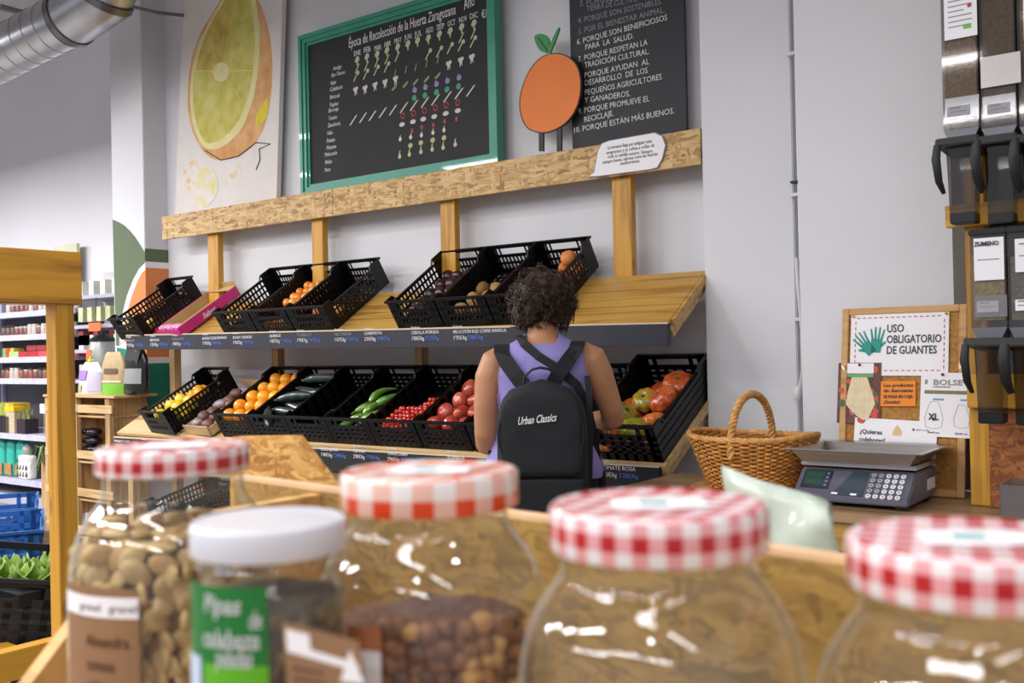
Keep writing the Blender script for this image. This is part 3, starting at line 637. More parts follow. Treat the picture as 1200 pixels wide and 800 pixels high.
for k, (mm, ps) in icons.items():
    bm = bmesh.new()
    for p in ps: poly_icon(bm, p)
    IM[k] = mesh(bm, 'chalk_drawing'); IM[k].materials.append(mm)
ROWS = [('leaf', [(262, 240), (300, 228), (340, 218), (378, 203), (420, 190), (460, 178), (498, 165), (540, 155), (583, 140), (625, 128), (670, 112), (718, 98)]),
 ('stick', [(262, 268), (298, 258), (338, 245), (378, 232), (418, 222), (668, 148), (715, 132)]),
 ('celery', [(258, 298), (296, 290), (337, 275), (378, 262), (540, 212), (583, 202), (625, 188), (668, 178), (715, 163)]),
 ('tiny', [(410, 285), (452, 272), (490, 262), (533, 247), (577, 233)]),
 ('flower', [(256, 353), (293, 347), (332, 335), (371, 324), (412, 311), (620, 252), (667, 238), (710, 226)]),
 ('pod', [(407, 342), (450, 330), (490, 320), (533, 309), (576, 296)]), ('aub', [(487, 352), (529, 341), (572, 328), (615, 316), (660, 303)]),
 ('grn', [(485, 382), (527, 372), (572, 360), (613, 349), (658, 337)]),
 ('carrot', [(247, 470), (285, 460), (322, 452), (362, 440), (402, 430), (445, 420), (484, 412), (527, 400), (568, 390), (615, 378), (660, 365), (705, 355)]),
 ('redc', [(441, 452), (483, 442), (525, 432), (568, 421), (610, 410), (655, 400)]), ('pot', [(437, 486), (480, 475), (520, 465), (563, 455), (608, 443), (655, 432)]),
 ('redt', [(477, 510), (515, 497), (560, 488), (604, 474), (650, 465)]), ('whitep', [(430, 541), (471, 533), (513, 525), (558, 515), (601, 505)]),
 ('yel', [(470, 568), (511, 557), (557, 547), (601, 538)]), ('pear', [(428, 605), (466, 597), (511, 587), (555, 577), (598, 570), (645, 558)])]
def put_icon(k, P):
    o = bpy.data.objects.new('chalk_drawing', IM[k]); COL.objects.link(o); o.parent = b1b; o.location = P; o.scale = (1.2, 1, 1.2)
for k, L in ROWS:
    for x, y in L:
        P = zp(x, y); put_icon(k, P)
        if k == 'redc': put_icon('redin', P+Vector((0, -.0006, 0)))
# chalkboard with the list of reasons
b2 = thing('reasons_chalkboard', 'unframed black board hand-lettered with a numbered list of reasons', 'chalkboard', (-2.25, YB, 2.18))
b2b = obj('board', boxes((-2.515, -1.935, YB, YB+.015, 2.18, 3.25)), mat('slate_board', '1f1f27', .6, var=.15, scale=4), b2, bevel=.002)
YT2 = YB-.0012
def zp2(x, y): return at(580+x/3.333, y/3.333, Y=YT2)
for s, x, y, x2, y2, dim in (('2. PORQUE CUIDAN LA', 350, -18, 600, -60, 1), ('3. PORQUE RESPETAN LA', 330, 25, 640, -30, 1), ('TIERRA DE CULTIVO.', 358, 45, 560, 5, 1), ('4. PORQUE SON SOSTENIBLES.', 325, 92, 652, 15, 1), ('5. POR EL BIENESTAR ANIMAL.', 325, 133, 662, 48, 1), ('6. PORQUE SON BENEFICIOSOS', 320, 175, 672, 78, 0), ('PARA  LA  SALUD.', 352, 195, 540, 150, 0),
                         ('7. PORQUE RESPETAN LA', 325, 242, 595, 175, 0), ('TRADICIÓN CULTURAL.', 350, 265, 602, 210, 0), ('8. PORQUE AYUDAN  AL', 325, 310, 602, 250, 0), ('DESARROLLO  DE  LOS', 350, 335, 595, 285, 0), ('PEQUEÑOS AGRICULTORES', 350, 372, 650, 310, 0), ('Y GANADEROS.', 350, 402, 528, 375, 0), ('9. PORQUE PROMUEVE EL', 325, 445, 602, 395, 0), ('RECICLAJE.', 348, 478, 462, 452, 0), ('10. PORQUE ESTÁN MÁS BUENOS.', 305, 520, 695, 443, 0)):
    ztext(s, x, y, .036, m=CHALKD if dim else CHALK, par=b2b, x2=x2, y2=y2, zf=zp2)
# plain orange fruit cut-out standing on the ledge
def cut(pts, m, name, par, Y, dep, lam=None):
    return obj(name, BM(prism, [at(x, y, Y=Y) for x, y in pts], (0, 1, 0), dep), m, par)
YC = 3.755
fc = thing('orange_cutout', 'flat wooden orange fruit cut-out with green leaf standing between the chalkboards', 'sign', at(645, 170, Y=YC))
def blob(pts, n=6):   # closed Catmull-Rom
    out = []; L = len(pts)
    for i in range(L):
        p0, p1, p2, p3 = [Vector(pts[(i+k-1) % L]) for k in range(4)]
        for j in range(n):
            t = j/n; out.append(.5*((2*p1)+(p2-p0)*t+(2*p0-5*p1+4*p2-p3)*t*t+(3*p1-p0-3*p2+p3)*t**3))
    return [(p.x, p.y) for p in out]
def z3(L): return [(580+x/3.333, y/3.333) for x, y in L]
body = z3([(210, 210), (265, 210), (315, 245), (336, 310), (330, 390), (300, 455), (250, 500), (185, 520), (125, 500), (98, 440), (98, 370), (125, 290), (165, 235)])
cut(blob(body), mat('cutout_outline', '3a2a1e', .6), 'outline', fc, YC, .012)
cx_, cy_ = 645, 109
cut([(cx_+(x-cx_)*.965, cy_+(y-cy_)*.972) for x, y in blob(body)], mat('cutout_orange', 'e2751f', .55, var=.05), 'orange_face_panel', fc, YC-.0012, .0015)
cut(blob(z3([(155, 140), (185, 132), (208, 150), (212, 185), (200, 205), (175, 195), (160, 170)])), mat('cutout_leaf', '2f8a45', .55), 'leaf', fc, YC-.001, .01)
cut(blob(z3([(246, 110), (250, 115), (235, 160), (220, 195), (214, 228), (206, 226), (210, 190), (225, 150)])), mat('cutout_leaf', '2f8a45', .55), 'stem', fc, YC-.001, .01)
cut([(158, 150), (166, 150), (205, 198), (202, 202)] and z3([(168, 150), (172, 148), (206, 196), (203, 200)]), mat('cutout_outline', '3a2a1e', .6), 'leaf_vein', fc, YC-.0018, .001)
for k in (180, 250): cut(z3([(k-9, 500), (k+9, 500), (k+9, 590), (k-9, 590)]), BLK, 'support', fc, YC+.004, .01)
# speech bubble card
YS = 3.692
sb = thing('speech_card', 'white rounded card with five lines of small print fixed to the ledge board', 'sign', at(735, 190, Y=YS))
out_ = z3([(364, 692), (385, 675), (400, 590), (415, 560), (445, 548), (625, 516), (655, 530), (668, 565), (655, 620), (635, 655), (610, 662), (400, 690)])
cut(out_, mat('card_edge', '8a8a90', .6), 'card', sb, YS, .006)
cxs, cys = 735, 182
sbf = cut([(cxs+(x-cxs)*.975, cys+(y-cys)*.96) for x, y in out_], WHITE, 'card_face', sb, YS-.0008, .001)
for s, x, y, x2, y2 in (('La ternasca llega por antiguas rutas', 440, 583, 612, 556), ('emigrantes y se cultiva a orillas de', 435, 603, 622, 573), ('cada es semilla nuestra. Siempre', 440, 618, 615, 595), ('siempre buena, sabrosa como las huertas', 420, 640, 635, 606), ('mediterráneas.', 490, 645, 565, 633)):
    P = at(580+x/3.333, y/3.333, Y=YS-.0012); Q = at(580+x2/3.333, y2/3.333, Y=YS-.0012)
    text(s, frameM(P, Q-P, (0, 0, 1)), .021, PRINT, sbf, width=(Q-P).length)
# painting of an orange slice
YA = 3.80
pt = thing('orange_painting', 'tall white canvas painted with a huge yellow orange slice', 'painting', (-5.1, YA, 2.18))
CANV = mat('canvas', 'dcd6d2', .8, var=.04, scale=8, bump=.3, bscale=200)
q = [(205, 252), (324, 232), (331, -3), (337, -120), (222, -140), (215, 0)]
cut(q, CANV, 'canvas', pt, YA, .03)
def z1(L): return [(x/2.667, y/2.667) for x, y in L]
def paint(name, a, b, sc, st=None, th=(.35, .65)):
    n = NT(name); tc = n.n('ShaderNodeTexCoord').outputs['Object']
    if st: tc = n.n('ShaderNodeMapping', {'Vector': tc, 'Scale': st}).outputs[0]
    nz = n.n('ShaderNodeTexNoise', {'Vector': tc, 'Scale': float(sc), 'Detail': 6.0}).outputs[0]
    n.l(n.ramp(nz, [(th[0], c4(srgb(a))), (th[1], c4(srgb(b)))]), n.b.inputs['Base Color']); n.b.inputs['Roughness'].default_value = .7; return n.m
RIND = paint('painted_rind', 'cc8f52', 'dcb07a', 9); PITH = paint('painted_pith', 'd9d08a', 'e4dba8', 12)
cut(blob(z1([(700, -20), (640, 80), (605, 160), (588, 260), (590, 360), (610, 430), (650, 488), (700, 500), (760, 480), (810, 430), (838, 350), (850, 250), (848, 150), (830, 60), (800, -20), (770, -110), (735, -110)])), RIND, 'painted_rind', pt, YA-.0008, .0008)
cut(blob(z1([(702, -15), (648, 80), (612, 165), (595, 265), (598, 360), (618, 430), (650, 465), (700, 455), (755, 400), (790, 310), (806, 220), (812, 120), (805, 40), (790, -30), (745, -95)])), PITH, 'painted_pith', pt, YA-.0012, .0006)
ctr = (690, 222); fl = blob(z1([(705, -5), (655, 80), (622, 170), (604, 270), (608, 360), (628, 425), (652, 448), (690, 435), (738, 388), (772, 310), (790, 220), (796, 120), (790, 40), (780, -20), (740, -80)]), 4)
C0 = (ctr[0]/2.667, ctr[1]/2.667); ns = 12; L = len(fl)
FL = [paint('painted_flesh_%s' % k, a, b, 11, (1, 1, 1)) for k, (a, b) in {'yellow': ('bcb043', 'd2c973'), 'ochre': ('b89a3c', 'd0bd62')}.items()]
for s_ in range(ns):
    i0, i1 = int(s_*L/ns), int((s_+1)*L/ns); seg = [C0]+[fl[i % L] for i in range(i0, i1+1)]
    gx = sum(p[0] for p in seg)/len(seg); gy = sum(p[1] for p in seg)/len(seg)
    cut([(gx+(x-gx)*.975, gy+(y-gy)*.98) for x, y in seg], FL[0 if s_ not in (0, 1, 11) else 1], 'painted_segment', pt, YA-.0018, .0006)
cut(blob(z1([(668, 215), (688, 195), (712, 205), (715, 235), (695, 255), (672, 245)])), PITH, 'painted_pith', pt, YA-.0024, .0006)
cut(blob(z1([(800, 390), (805, 350), (835, 310), (838, 350), (820, 385)])), paint('painted_yellow', 'd6bd18', 'e0cc40', 20), 'painted_stain', pt, YA-.0020, .0006)
SPL = paint('painted_splash', 'dcd6d2', 'ddb46a', 22, None, (.48, .68)); SPL2 = paint('painted_splash_yellow', 'dcd6d2', 'd9d07a', 16, None, (.45, .7))
cut(blob(z1([(572, 510), (600, 490), (630, 540), (620, 600), (580, 590)])), SPL, 'painted_splash', pt, YA-.001, .0005)
cut(blob(z1([(610, 560), (650, 520), (680, 560), (670, 620), (620, 650)])), SPL2, 'painted_splash', pt, YA-.0016, .0005)
cut(blob(z1([(700, 520), (735, 500), (755, 540), (730, 560)])), SPL, 'painted_splash', pt, YA-.001, .0005)
bm = bmesh.new(); tube(bm, [at(*p, Y=YA-.003) for p in z1([(640, 470), (690, 500), (745, 488), (800, 445), (845, 450), (810, 465), (812, 500), (800, 530)])], .003, 5); obj('painted_line', bm, PRINT, pt, smooth=True)

# ================================================================ THE SHOPPER
PM = Matrix.Translation((-2.035, 2.86, 0)) @ Matrix.Rotation(R(33), 4, 'Z')
pr = thing('person', 'curly haired shopper seen from behind in a lilac sleeveless top, reaching into the crates', 'person', M=PM)
SKIN = mat('skin', 'b27e5a', .5, var=.05, scale=10, sss=.08)
bm = bmesh.new()
# trunk
loft(bm, [((0, 0, .74), .10, .09), ((0, 0, .80), .155, .115), ((0, -.005, .88), .168, .125), ((0, 0, .97), .145, .108), ((0, .005, 1.05), .142, .104), ((0, .0, 1.14), .155, .110), ((0, -.005, 1.21), .168, .112), ((0, -.005, 1.265), .160, .095), ((0, .0, 1.305), .115, .072), ((0, .008, 1.335), .062, .058), ((0, .014, 1.36), .05, .052)], 28)
tube(bm, [(0, .0, 1.30), (0, .014, 1.35), (0, .03, 1.40), (0, .04, 1.44)], [.056, .052, .051, .05], 16)
# head
ell(bm, (0, .055, 1.465), (.073, .092, .105), 3)
ell(bm, (0, .085, 1.415), (.052, .058, .055), 3)
tube(bm, [(0, .140, 1.475), (0, .158, 1.45), (0, .163, 1.437), (0, .145, 1.43)], [.008, .011, .014, .009], 8)
for sx in (-1, 1): ell(bm, (sx*.076, .045, 1.455), (.010, .02, .032), 2)
# arms: shoulder, elbow, wrist
armL = [(-.125, 0, 1.275), (-.168, -.005, 1.25), (-.188, -.01, 1.20), (-.200, -.01, 1.10), (-.206, 0, 1.0), (-.206, .02, .965), (-.190, .08, .955), (-.170, .17, .965), (-.155, .25, .985)]
rL = [.045, .055, .053, .048, .042, .042, .041, .034, .025]
armR = [(.125, 0, 1.28), (.170, 0, 1.255), (.192, .01, 1.205), (.214, .03, 1.14), (.236, .05, 1.08), (.243, .075, 1.045), (.225, .13, 1.03), (.195, .20, 1.03), (.170, .27, 1.03)]
tube(bm, armL, rL, 16); tube(bm, armR, rL, 16)
def hand(bm, wr, d, side, curl=.35):
    wr = Vector(wr); d = Vector(d).normalized(); up = Vector((0, 0, 1)); s = d.cross(up).normalized(); n_ = s.cross(d)
    tube(bm, [wr-d*.02, wr+d*.02, wr+d*.05, wr+d*.085], [(.024, .018), (.03, .016), (.037, .014), (.036, .012)], 12)
    for k, L in enumerate((.066, .074, .070, .056)):
        b = wr+d*.08+s*(.027-.018*k); p1 = b+d*L*.45-n_*.004; p2 = p1+(d*cos(.5)-n_*sin(.5))*L*.32; p3 = p2+(d*cos(1.0)-n_*sin(1.0))*L*.26
        tube(bm, [b-d*.012, p1, p2, p3], [.009, .0085, .0078, .0065], 8)
    t0 = wr+d*.025-s*side*.026; t1 = t0+(d*.8-s*side*.7).normalized()*.035-n_*.01; t2 = t1+(d*.95-s*side*.2).normalized()*.03-n_*.012
    tube(bm, [t0, t1, t2], [.012, .010, .008], 8)
hand(bm, (-.155, .25, .985), (.1, .9, .12), -1); hand(bm, (.170, .27, 1.03), (-.1, .95, -.1), 1)
# legs
for sx in (-1, 1):
    tube(bm, [(sx*.075, 0, .86), (sx*.085, .0, .72), (sx*.085, .015, .46), (sx*.088, -.01, .30), (sx*.088, -.01, .08)], [.092, .085, .056, .053, .036], 16)
    tube(bm, [(sx*.09, -.04, .045), (sx*.092, .03, .05), (sx*.096, .12, .035), (sx*.098, .17, .028)], [.035, .038, .034, .022], 12)
tmp = mesh(bm, 'body_source'); to = bpy.data.objects.new('tmp', tmp); COL.objects.link(to)
md = to.modifiers.new('r', 'REMESH'); md.mode = 'VOXEL'; md.voxel_size = .0062; md.use_smooth_shade = True
sm = to.modifiers.new('s', 'SMOOTH'); sm.factor = .5; sm.iterations = 3
body_me = bpy.data.meshes.new_from_object(to.evaluated_get(bpy.context.evaluated_depsgraph_get())); bpy.data.objects.remove(to); body_me.name = 'body'; body_me.materials.append(SKIN)
obj('body', body_me, None, pr, world=False)
def cloth(name, m, keep, off, thick=.003):
    b = bmesh.new(); b.from_mesh(body_me); b.normal_update()
    bmesh.ops.delete(b, geom=[f for f in b.faces if not keep(f.calc_center_median())], context='FACES')
    for _ in range(3): bmesh.ops.smooth_vert(b, verts=[v for v in b.verts if v.is_boundary], factor=.5, use_axis_x=True, use_axis_y=True, use_axis_z=True)
    b.normal_update()
    for v in b.verts: v.co += v.normal*.001
    mv = [(v, v.co+v.normal*off(v.co)[0]+Vector(off(v.co)[1])) for v in b.verts]
    for v, p in mv: v.co = p
    o = obj(name, mesh(b, name, 'all'), m, pr, world=False); s = o.modifiers.new('thickness', 'SOLIDIFY'); s.thickness = thick; s.offset = 1; return o
def shirt_keep(c):
    x, y, z = abs(c.x), c.y, c.z
    if z < .86 or z > 1.345: return False
    if z > 1.31: return x > .05 and x < .13
    if z > 1.235: return x < .142
    return x < (.142+(1.235-z)*.25 if z > 1.15 else .168)
def shirt_off(c):
    lo = max(0, 1.2-c.z); a = atan2(c.y, c.x)
    return (.006+.10*lo+.012*sin(a*9+c.z*6)*lo*2.2, (0, 0, .0))
cloth('sleeveless_top', mat('lilac_fabric', '877cb8', .85, var=.05, scale=20, bump=.2, bscale=120), shirt_keep, shirt_off)
cloth('trousers', mat('black_fabric', '16161b', .9, var=.2, scale=20), lambda c: .09 < c.z < .95 and abs(c.x) < .20 and c.y < .14 and not (c.y > .1 and abs(c.x) > .14), lambda c: (.012, (0, 0, 0)))
cloth('shoe', mat('shoe_leather', '2b2b2e', .6), lambda c: c.z < .1, lambda c: (.006, (0, 0, 0)), .004)
for sx in (-1, 1):
    e = obj('eye', BM(ell, (sx*.03, .134, 1.478), (.011, .010, .010), 2), mat('eye_white', 'd8d4d0', .2), pr, world=False, smooth=True)
    obj('iris', BM(ell, (sx*.03, .142, 1.477), (.005, .004, .005), 2), mat('iris', '3a2415', .2), e, world=False)
    obj('eyebrow', BM(tube, [(sx*.018, .143, 1.498), (sx*.034, .141, 1.502), (sx*.048, .130, 1.497)], .0035, 6), mat('brow', '241812', .8), pr, world=False)
obj('mouth', BM(tube, [(-.022, .136, 1.405), (0, .145, 1.404), (.022, .136, 1.405)], [.003, .006, .003], 8), mat('lips', '9c5148', .5), pr, world=False, smooth=True)
# hair: scalp mass with loose curls
HAIR = NT('curly_hair'); tc = HAIR.n('ShaderNodeTexCoord').outputs['Object']
HAIR.l(HAIR.ramp(HAIR.n('ShaderNodeTexNoise', {'Vector': tc, 'Scale': 55.0, 'Detail': 2.0}).outputs[0], [(.35, c4(srgb('1d110a'))), (.6, c4(srgb('48301f'))), (.8, c4(srgb('7c573c')))]), HAIR.b.inputs['Base Color']); HAIR.b.inputs['Roughness'].default_value = .5
HAIR.l(HAIR.n('ShaderNodeBump', {'Height': HAIR.n('ShaderNodeTexWave', {'Vector': tc, 'Scale': 90.0, 'Distortion': 12.0, 'Detail': 2.0}).outputs[1], 'Strength': .5, 'Distance': .003}).outputs[0], HAIR.b.inputs['Normal'])
bm = bmesh.new(); hc = Vector((0, .035, 1.475))
ell(bm, hc, (.103, .108, .100), 4)
for v in bm.verts:
    d = v.co-hc
    v.co += d*.14*noise.noise(d*26)
    if d.y > .055 and d.z < .035: v.co.y = min(v.co.y, hc.y+.055+.2*max(0, d.z))
    if v.co.z < 1.395: v.co.z = 1.395+(v.co.z-1.395)*.4
rnd = random.Random(3)
for i in range(360):
    th = rnd.uniform(0, 2*pi); cz = rnd.uniform(-.75, 1); s = sqrt(1-cz*cz)
    d = Vector((s*cos(th), s*sin(th), cz))
    if d.y > .45 and cz < .35: continue
    p = hc+Vector((d.x*.100, d.y*.103, d.z*.096)); a = d.cross(Vector((rnd.uniform(-1, 1), rnd.uniform(-1, 1), rnd.uniform(-1, 1)))).normalized(); b_ = d.cross(a)
    r1 = rnd.uniform(.012, .024); turns = rnd.uniform(.5, 1.05); L = rnd.uniform(.012, .034); ph = rnd.uniform(0, 6); drift = Vector((0, 0, -1))*rnd.uniform(.0, .035)
    for q_ in range(9):
        of = Vector((rnd.gauss(0, 1), rnd.gauss(0, 1), rnd.gauss(0, 1)))*.0032; k_ = rnd.uniform(.85, 1.15); dph = rnd.uniform(-.15, .15); pts = []; rad = []
        for k in range(8):
            t = k/7; q = p+of*(1+t)+a*r1*k_*(cos(ph+dph+2*pi*turns*t)-.3)+b_*r1*k_*sin(ph+dph+2*pi*turns*t)+d*(L*t-.006)+drift*t; pts.append(q); rad.append(.0017*(1-.6*t)+.0003)
        tube(bm, pts, rad, 3)
obj('hair', bm, HAIR.m, pr, world=False, smooth='all')

# backpack on the shopper's back (its own thing, hangs from the shoulders)
bp = thing('backpack', 'small black backpack with white script lettering hanging on the shopper', 'backpack', M=PM @ Matrix.Translation((0, -.13, .80)))
NYL = mat('black_nylon', '121219', .8, var=.15, scale=12, bump=.25, bscale=90); NYL2 = mat('black_webbing', '0d0d12', .8, var=.1)
def softbox(bm, c, hx, hy, z0, z1, top=.6, n=32, rows=14, p=3.2):
    rings = []
    for j in range(rows+1):
        t = j/rows; z = z0+(z1-z0)*t; k = 1.0
        if t > top: u = (t-top)/(1-top); k = (1-u**2.6)**.42 if u < 1 else 0.05
        if t < .08: k *= .86+.14*(t/.08)
        ring = []
        for i in range(n):
            a = 2*pi*i/n; ca, sa = cos(a), sin(a)
            ring.append(bm.verts.new((c[0]+hx*k*math.copysign(abs(ca)**(2/p), ca), c[1]+hy*(.35+.65*k)*math.copysign(abs(sa)**(2/p), sa), z)))
        rings.append(ring)
    for a, b in zip(rings, rings[1:]):
        for k in range(n): bm.faces.new((a[k], a[(k+1) % n], b[(k+1) % n], b[k]))
    bm.faces.new(rings[0][::-1]); bm.faces.new(rings[-1])
def obp(nm, bm, m, **k): return obj(nm, bm, m, bp, world=False, **k)
bm = bmesh.new(); softbox(bm, (0, -.065, 0), .150, .075, -.055, .395, .62)
for v in bm.verts: v.co.y += .006*noise.noise(v.co*14)
mb_ = obp('main_body', bm, NYL, smooth='all')
bm = bmesh.new(); softbox(bm, (0, -.142, 0), .134, .020, .085, .372, .60)
for v in bm.verts: v.co.y += .004*noise.noise(v.co*18)
fp_ = obp('front_pocket', bm, NYL, smooth='all')
bm = bmesh.new(); softbox(bm, (.0, -.135, 0), .139, .018, -.045, .080, .9)
obp('lower_pocket', bm, NYL2, smooth='all')
pts = [(.138*cos(a)*1.0, -.150, .215+.148*sin(a)) for a in [pi*k/16 for k in range(-2, 19)]]
obj('zipper', BM(tube, pts, .0035, 6), NYL2, fp_, world=False, smooth=True)
obp('haul_loop', BM(tube, [(-.058, -.05, .375), (-.055, -.055, .405), (-.028, -.06, .428), (.0, -.06, .434), (.028, -.06, .428), (.055, -.055, .405), (.058, -.05, .375)], [(.011, .004)]*7, 8), NYL2, smooth=True)
def strapx(nm, pts, w_=.024): obp(nm, BM(tube, pts, [(w_, .0055)]*len(pts), 10), NYL2, smooth=True)
def ribbon(nm, pts, w_, m=NYL2, th=.006, side=(1, 0, 0)):
    bm = bmesh.new(); P = [Vector(p) for p in pts]; rs = []
    for i, p in enumerate(P):
        d = (P[min(i+1, len(P)-1)]-P[max(i-1, 0)]).normalized(); nrm = Vector((0, -1, 0)) if abs(d.y) < .75 else Vector((0, 0, 1))
        s = d.cross(nrm).normalized()*w_/2; nn = s.cross(d).normalized()*th/2
        rs.append([bm.verts.new(q) for q in (p-s-nn, p+s-nn, p+s+nn, p-s+nn)])
    for a, b in zip(rs, rs[1:]):
        for k in range(4): bm.faces.new((a[k], a[(k+1) % 4], b[(k+1) % 4], b[k]))
    bm.faces.new(rs[0][::-1]); bm.faces.new(rs[-1]); obp(nm, bm, m, bevel=.001)
ribbon('shoulder_strap', [(-.062, -.02, .375), (-.088, -.01, .410), (-.122, .015, .455), (-.140, .05, .488), (-.142, .10, .512), (-.138, .17, .495), (-.13, .235, .44), (-.13, .25, .34), (-.145, .20, .22), (-.14, .08, .1)], .052)
ribbon('shoulder_strap', [(.036, -.02, .375), (.060, -.015, .415), (.095, .01, .462), (.118, .05, .498), (.124, .10, .518), (.124, .17, .498), (.12, .235, .44), (.13, .25, .34), (.145, .20, .22), (.14, .08, .1)], .050)
ribbon('side_webbing', [(.154, .04, .40), (.158, 0, .33), (.160, -.02, .22), (.155, -.03, .10), (.150, -.03, -.02)], .02)
me = text_mesh('Urban Classics', .036, bold=.0007, shear=.35, align='CENTER'); f = .125/(max(v.co.x for v in me.vertices)-min(v.co.x for v in me.vertices))
for v in me.vertices: v.co.x *= f; v.co.y += v.co.x*.09
me.transform(frameM(Vector((-.012, -.1645, .258)), (1, 0, 0), (0, 0, 1))); me.materials.append(CHALK); obj('lettering', me, None, fp_, world=False)
obp('zip_pull', BM(tube, [(-.12, -.152, .04), (-.105, -.156, .01), (-.112, -.158, -.02)], .0018, 5), CHALK)
# cross-body strap of a second bag
cb = thing('crossbody_bag', 'dark crossbody bag with a long strap slung from the left of the neck', 'bag', M=PM @ Matrix.Translation((.2, .02, .85)))
_bp = bp; bp = cb
ribbon('strap', [(x_-.2, y_-.15, z_-.05) for x_, y_, z_ in [(-.06, .16, .545), (-.078, .09, .54), (-.060, .045, .515), (-.01, .02, .470), (.060, .008, .425), (.118, .012, .372), (.150, .035, .30), (.168, .06, .21), (.180, .10, .12), (.18, .16, .02)]], .030)
bm = bmesh.new(); softbox(bm, (-.02, .10, 0), .035, .08, -.12, .02, .8); obp('pouch', bm, NYL2, smooth='all')
bp = _bp

# ================================================================ COUNTER WITH SCALE, BASKET AND NOTICE BOARD
ct = thing('counter', 'wooden counter with open white shelf carrying basket and scale', 'counter', (-1.2, 3.0, 0))
obj('worktop', boxes((-1.78, .3, 2.79, 3.37, .79, .82)), COUNTER, ct, bevel=.003)
obj('front_board', boxes((-1.76, .08, 2.81, 2.83, .71, .79)), PLANK, ct); obj('shelf', boxes((-1.76, .08, 2.83, 3.35, .60, .62)), MGREY, ct)
for x in (-1.76, -.02): obj('side_panel', boxes((x, x+.02, 2.83, 3.35, 0, .79)), PLY, ct)
obj('back_panel', boxes((-1.74, -.02, 3.33, 3.35, 0, .79)), mat('dark_panel', '3d3936', .8), ct)
obj('price_strip', boxes((-1.76, .08, 2.822, 2.83, .60, .655)), MGREY, ct)

cbM = Matrix.Translation((0, 3.20, .825)) @ Matrix.Rotation(R(-9), 4, 'X')
ck = thing('cork_board', 'wood framed cork notice board leaning against the white wall', 'board', M=Matrix.Translation((-.93, 3.20, .822)) @ Matrix.Rotation(R(-9), 4, 'X'))
_mw[ck.name] = ck.matrix_world.copy() if False else Matrix.Translation((-.93, 3.20, .822)) @ Matrix.Rotation(R(-9), 4, 'X')
CORK = mat('cork', 'a97a3e', .9, var=.3, scale=90, bump=.3, bscale=250); CKF = wood('cork_frame', 'c19358', 'a0733c', rough=.5)
hw, hh = .192, .592
def okb(nm, bm, m, par=None, **k): return obj(nm, bm, m, par or ck, world=False, **k)
okb('cork_sheet', boxes((-hw, hw, .004, .012, 0, hh)), CORK)
for q in ((-hw, -hw+.022, -.004, .016, 0, hh), (hw-.022, hw, -.004, .016, 0, hh), (-hw+.022, hw-.022, -.004, .016, 0, .022), (-hw+.022, hw-.022, -.004, .016, hh-.022, hh)): okb('frame_bar', boxes(q), CKF, bevel=.002)
def kM(x, y, z): return frameM(Vector((x, y, z)), (1, 0, 0), (0, 0, 1))
def ktext(s, x, z, y, size, m, par, **k):
    me = None; k2 = dict(k); wd = k2.pop('width', None); me = text_mesh(s, size, **k2)
    if wd:
        f = wd/(max(v.co.x for v in me.vertices)-min(v.co.x for v in me.vertices))
        for v in me.vertices: v.co.x *= f
    me.transform(kM(x, y, z)); me.materials.append(m); return obj('lettering', me, None, par, world=False)
CKM = W(ck)
def note(name, label, x0, x1, z0, z1, y, m, ang=0):
    M = CKM @ Matrix.Translation((x0, y, z0)) @ Matrix.Rotation(R(ang), 4, 'Y')
    t = thing(name, label, 'notice', M=M); return obj('sheet', boxes((0, x1-x0, 0, .0006, 0, z1-z0)), m, t, world=False)
REDD = mat('red_print', 'b8484a', .7, var=.05); GLV = mat('glove_teal', '1f8f80', .6, var=.05); ORC = mat('orange_card', 'ee8a26', .7, var=.03)
n1 = note('glove_notice', 'white notice with teal gloves and dashed red border reading uso obligatorio de guantes', -.163, .140, .370, .572, -.001, WHITE, 0)
for k in range(15):
    for z in (.015, .187): obj('dash', boxes((.020+k*.0178, .030+k*.0178, -.0006, 0, z, z+.003)), REDD, n1, world=False)
for k in range(9):
    for x in (.014, .288): obj('dash', boxes((x, x+.003, -.0006, 0, .022+k*.0182, .032+k*.0182)), REDD, n1, world=False)
for s, z, wd in (('USO', .140, .052), ('OBLIGATORIO', .105, .166), ('DE GUANTES', .070, .152)): ktext(s, .115, z, -.0008, .036, PRINT, n1, bold=.0006, width=wd)
def glove(bm, ox, oz, ang, mir):
    def P(x, z): x *= mir; return (ox+x*cos(ang)-z*sin(ang), -.0004, oz+x*sin(ang)+z*cos(ang))
    prism(bm, [P(*p) for p in ((-.015, -.035), (.015, -.035), (.018, .008), (-.018, .008))], (0, -1, 0), .0006)
    for i, (a, L) in enumerate(((-.22, .036), (-.07, .042), (.07, .042), (.22, .036))):
        bx = -.0135+i*.009; w2 = .0036; d = (sin(a), cos(a)); nn = (d[1], -d[0])
        prism(bm, [P(bx-nn[0]*w2, .006-nn[1]*w2), P(bx+nn[0]*w2, .006+nn[1]*w2), P(bx+nn[0]*w2*.7+d[0]*L, .006+d[1]*L), P(bx-nn[0]*w2*.7+d[0]*L, .006+d[1]*L)], (0, -1, 0), .0006)
    prism(bm, [P(.014, -.02), P(.030, -.002), (P(.027, .004)), P(.014, -.006)], (0, -1, 0), .0006)
b = bmesh.new(); glove(b, .050, .100, R(38), -1); obj('glove_print', b, GLV, n1, world=False); b = bmesh.new(); glove(b, .084, .110, R(-4), 1); obj('glove_print', b, GLV, n1, world=False)
n2 = note('bag_poster', 'photo poster of a white mesh bag over red tomatoes', -.200, -.062, .215, .412, -.003, mat('poster_tomatoes', '5a2a1c', .5, var=.5, scale=35), 0)
TMP = [mat('poster_red', 'c8432f', .5), mat('poster_orange', 'd9702c', .5), mat('poster_green', '3f5a2a', .5), mat('poster_dark', '4a2020', .5)]
r3 = random.Random(5)
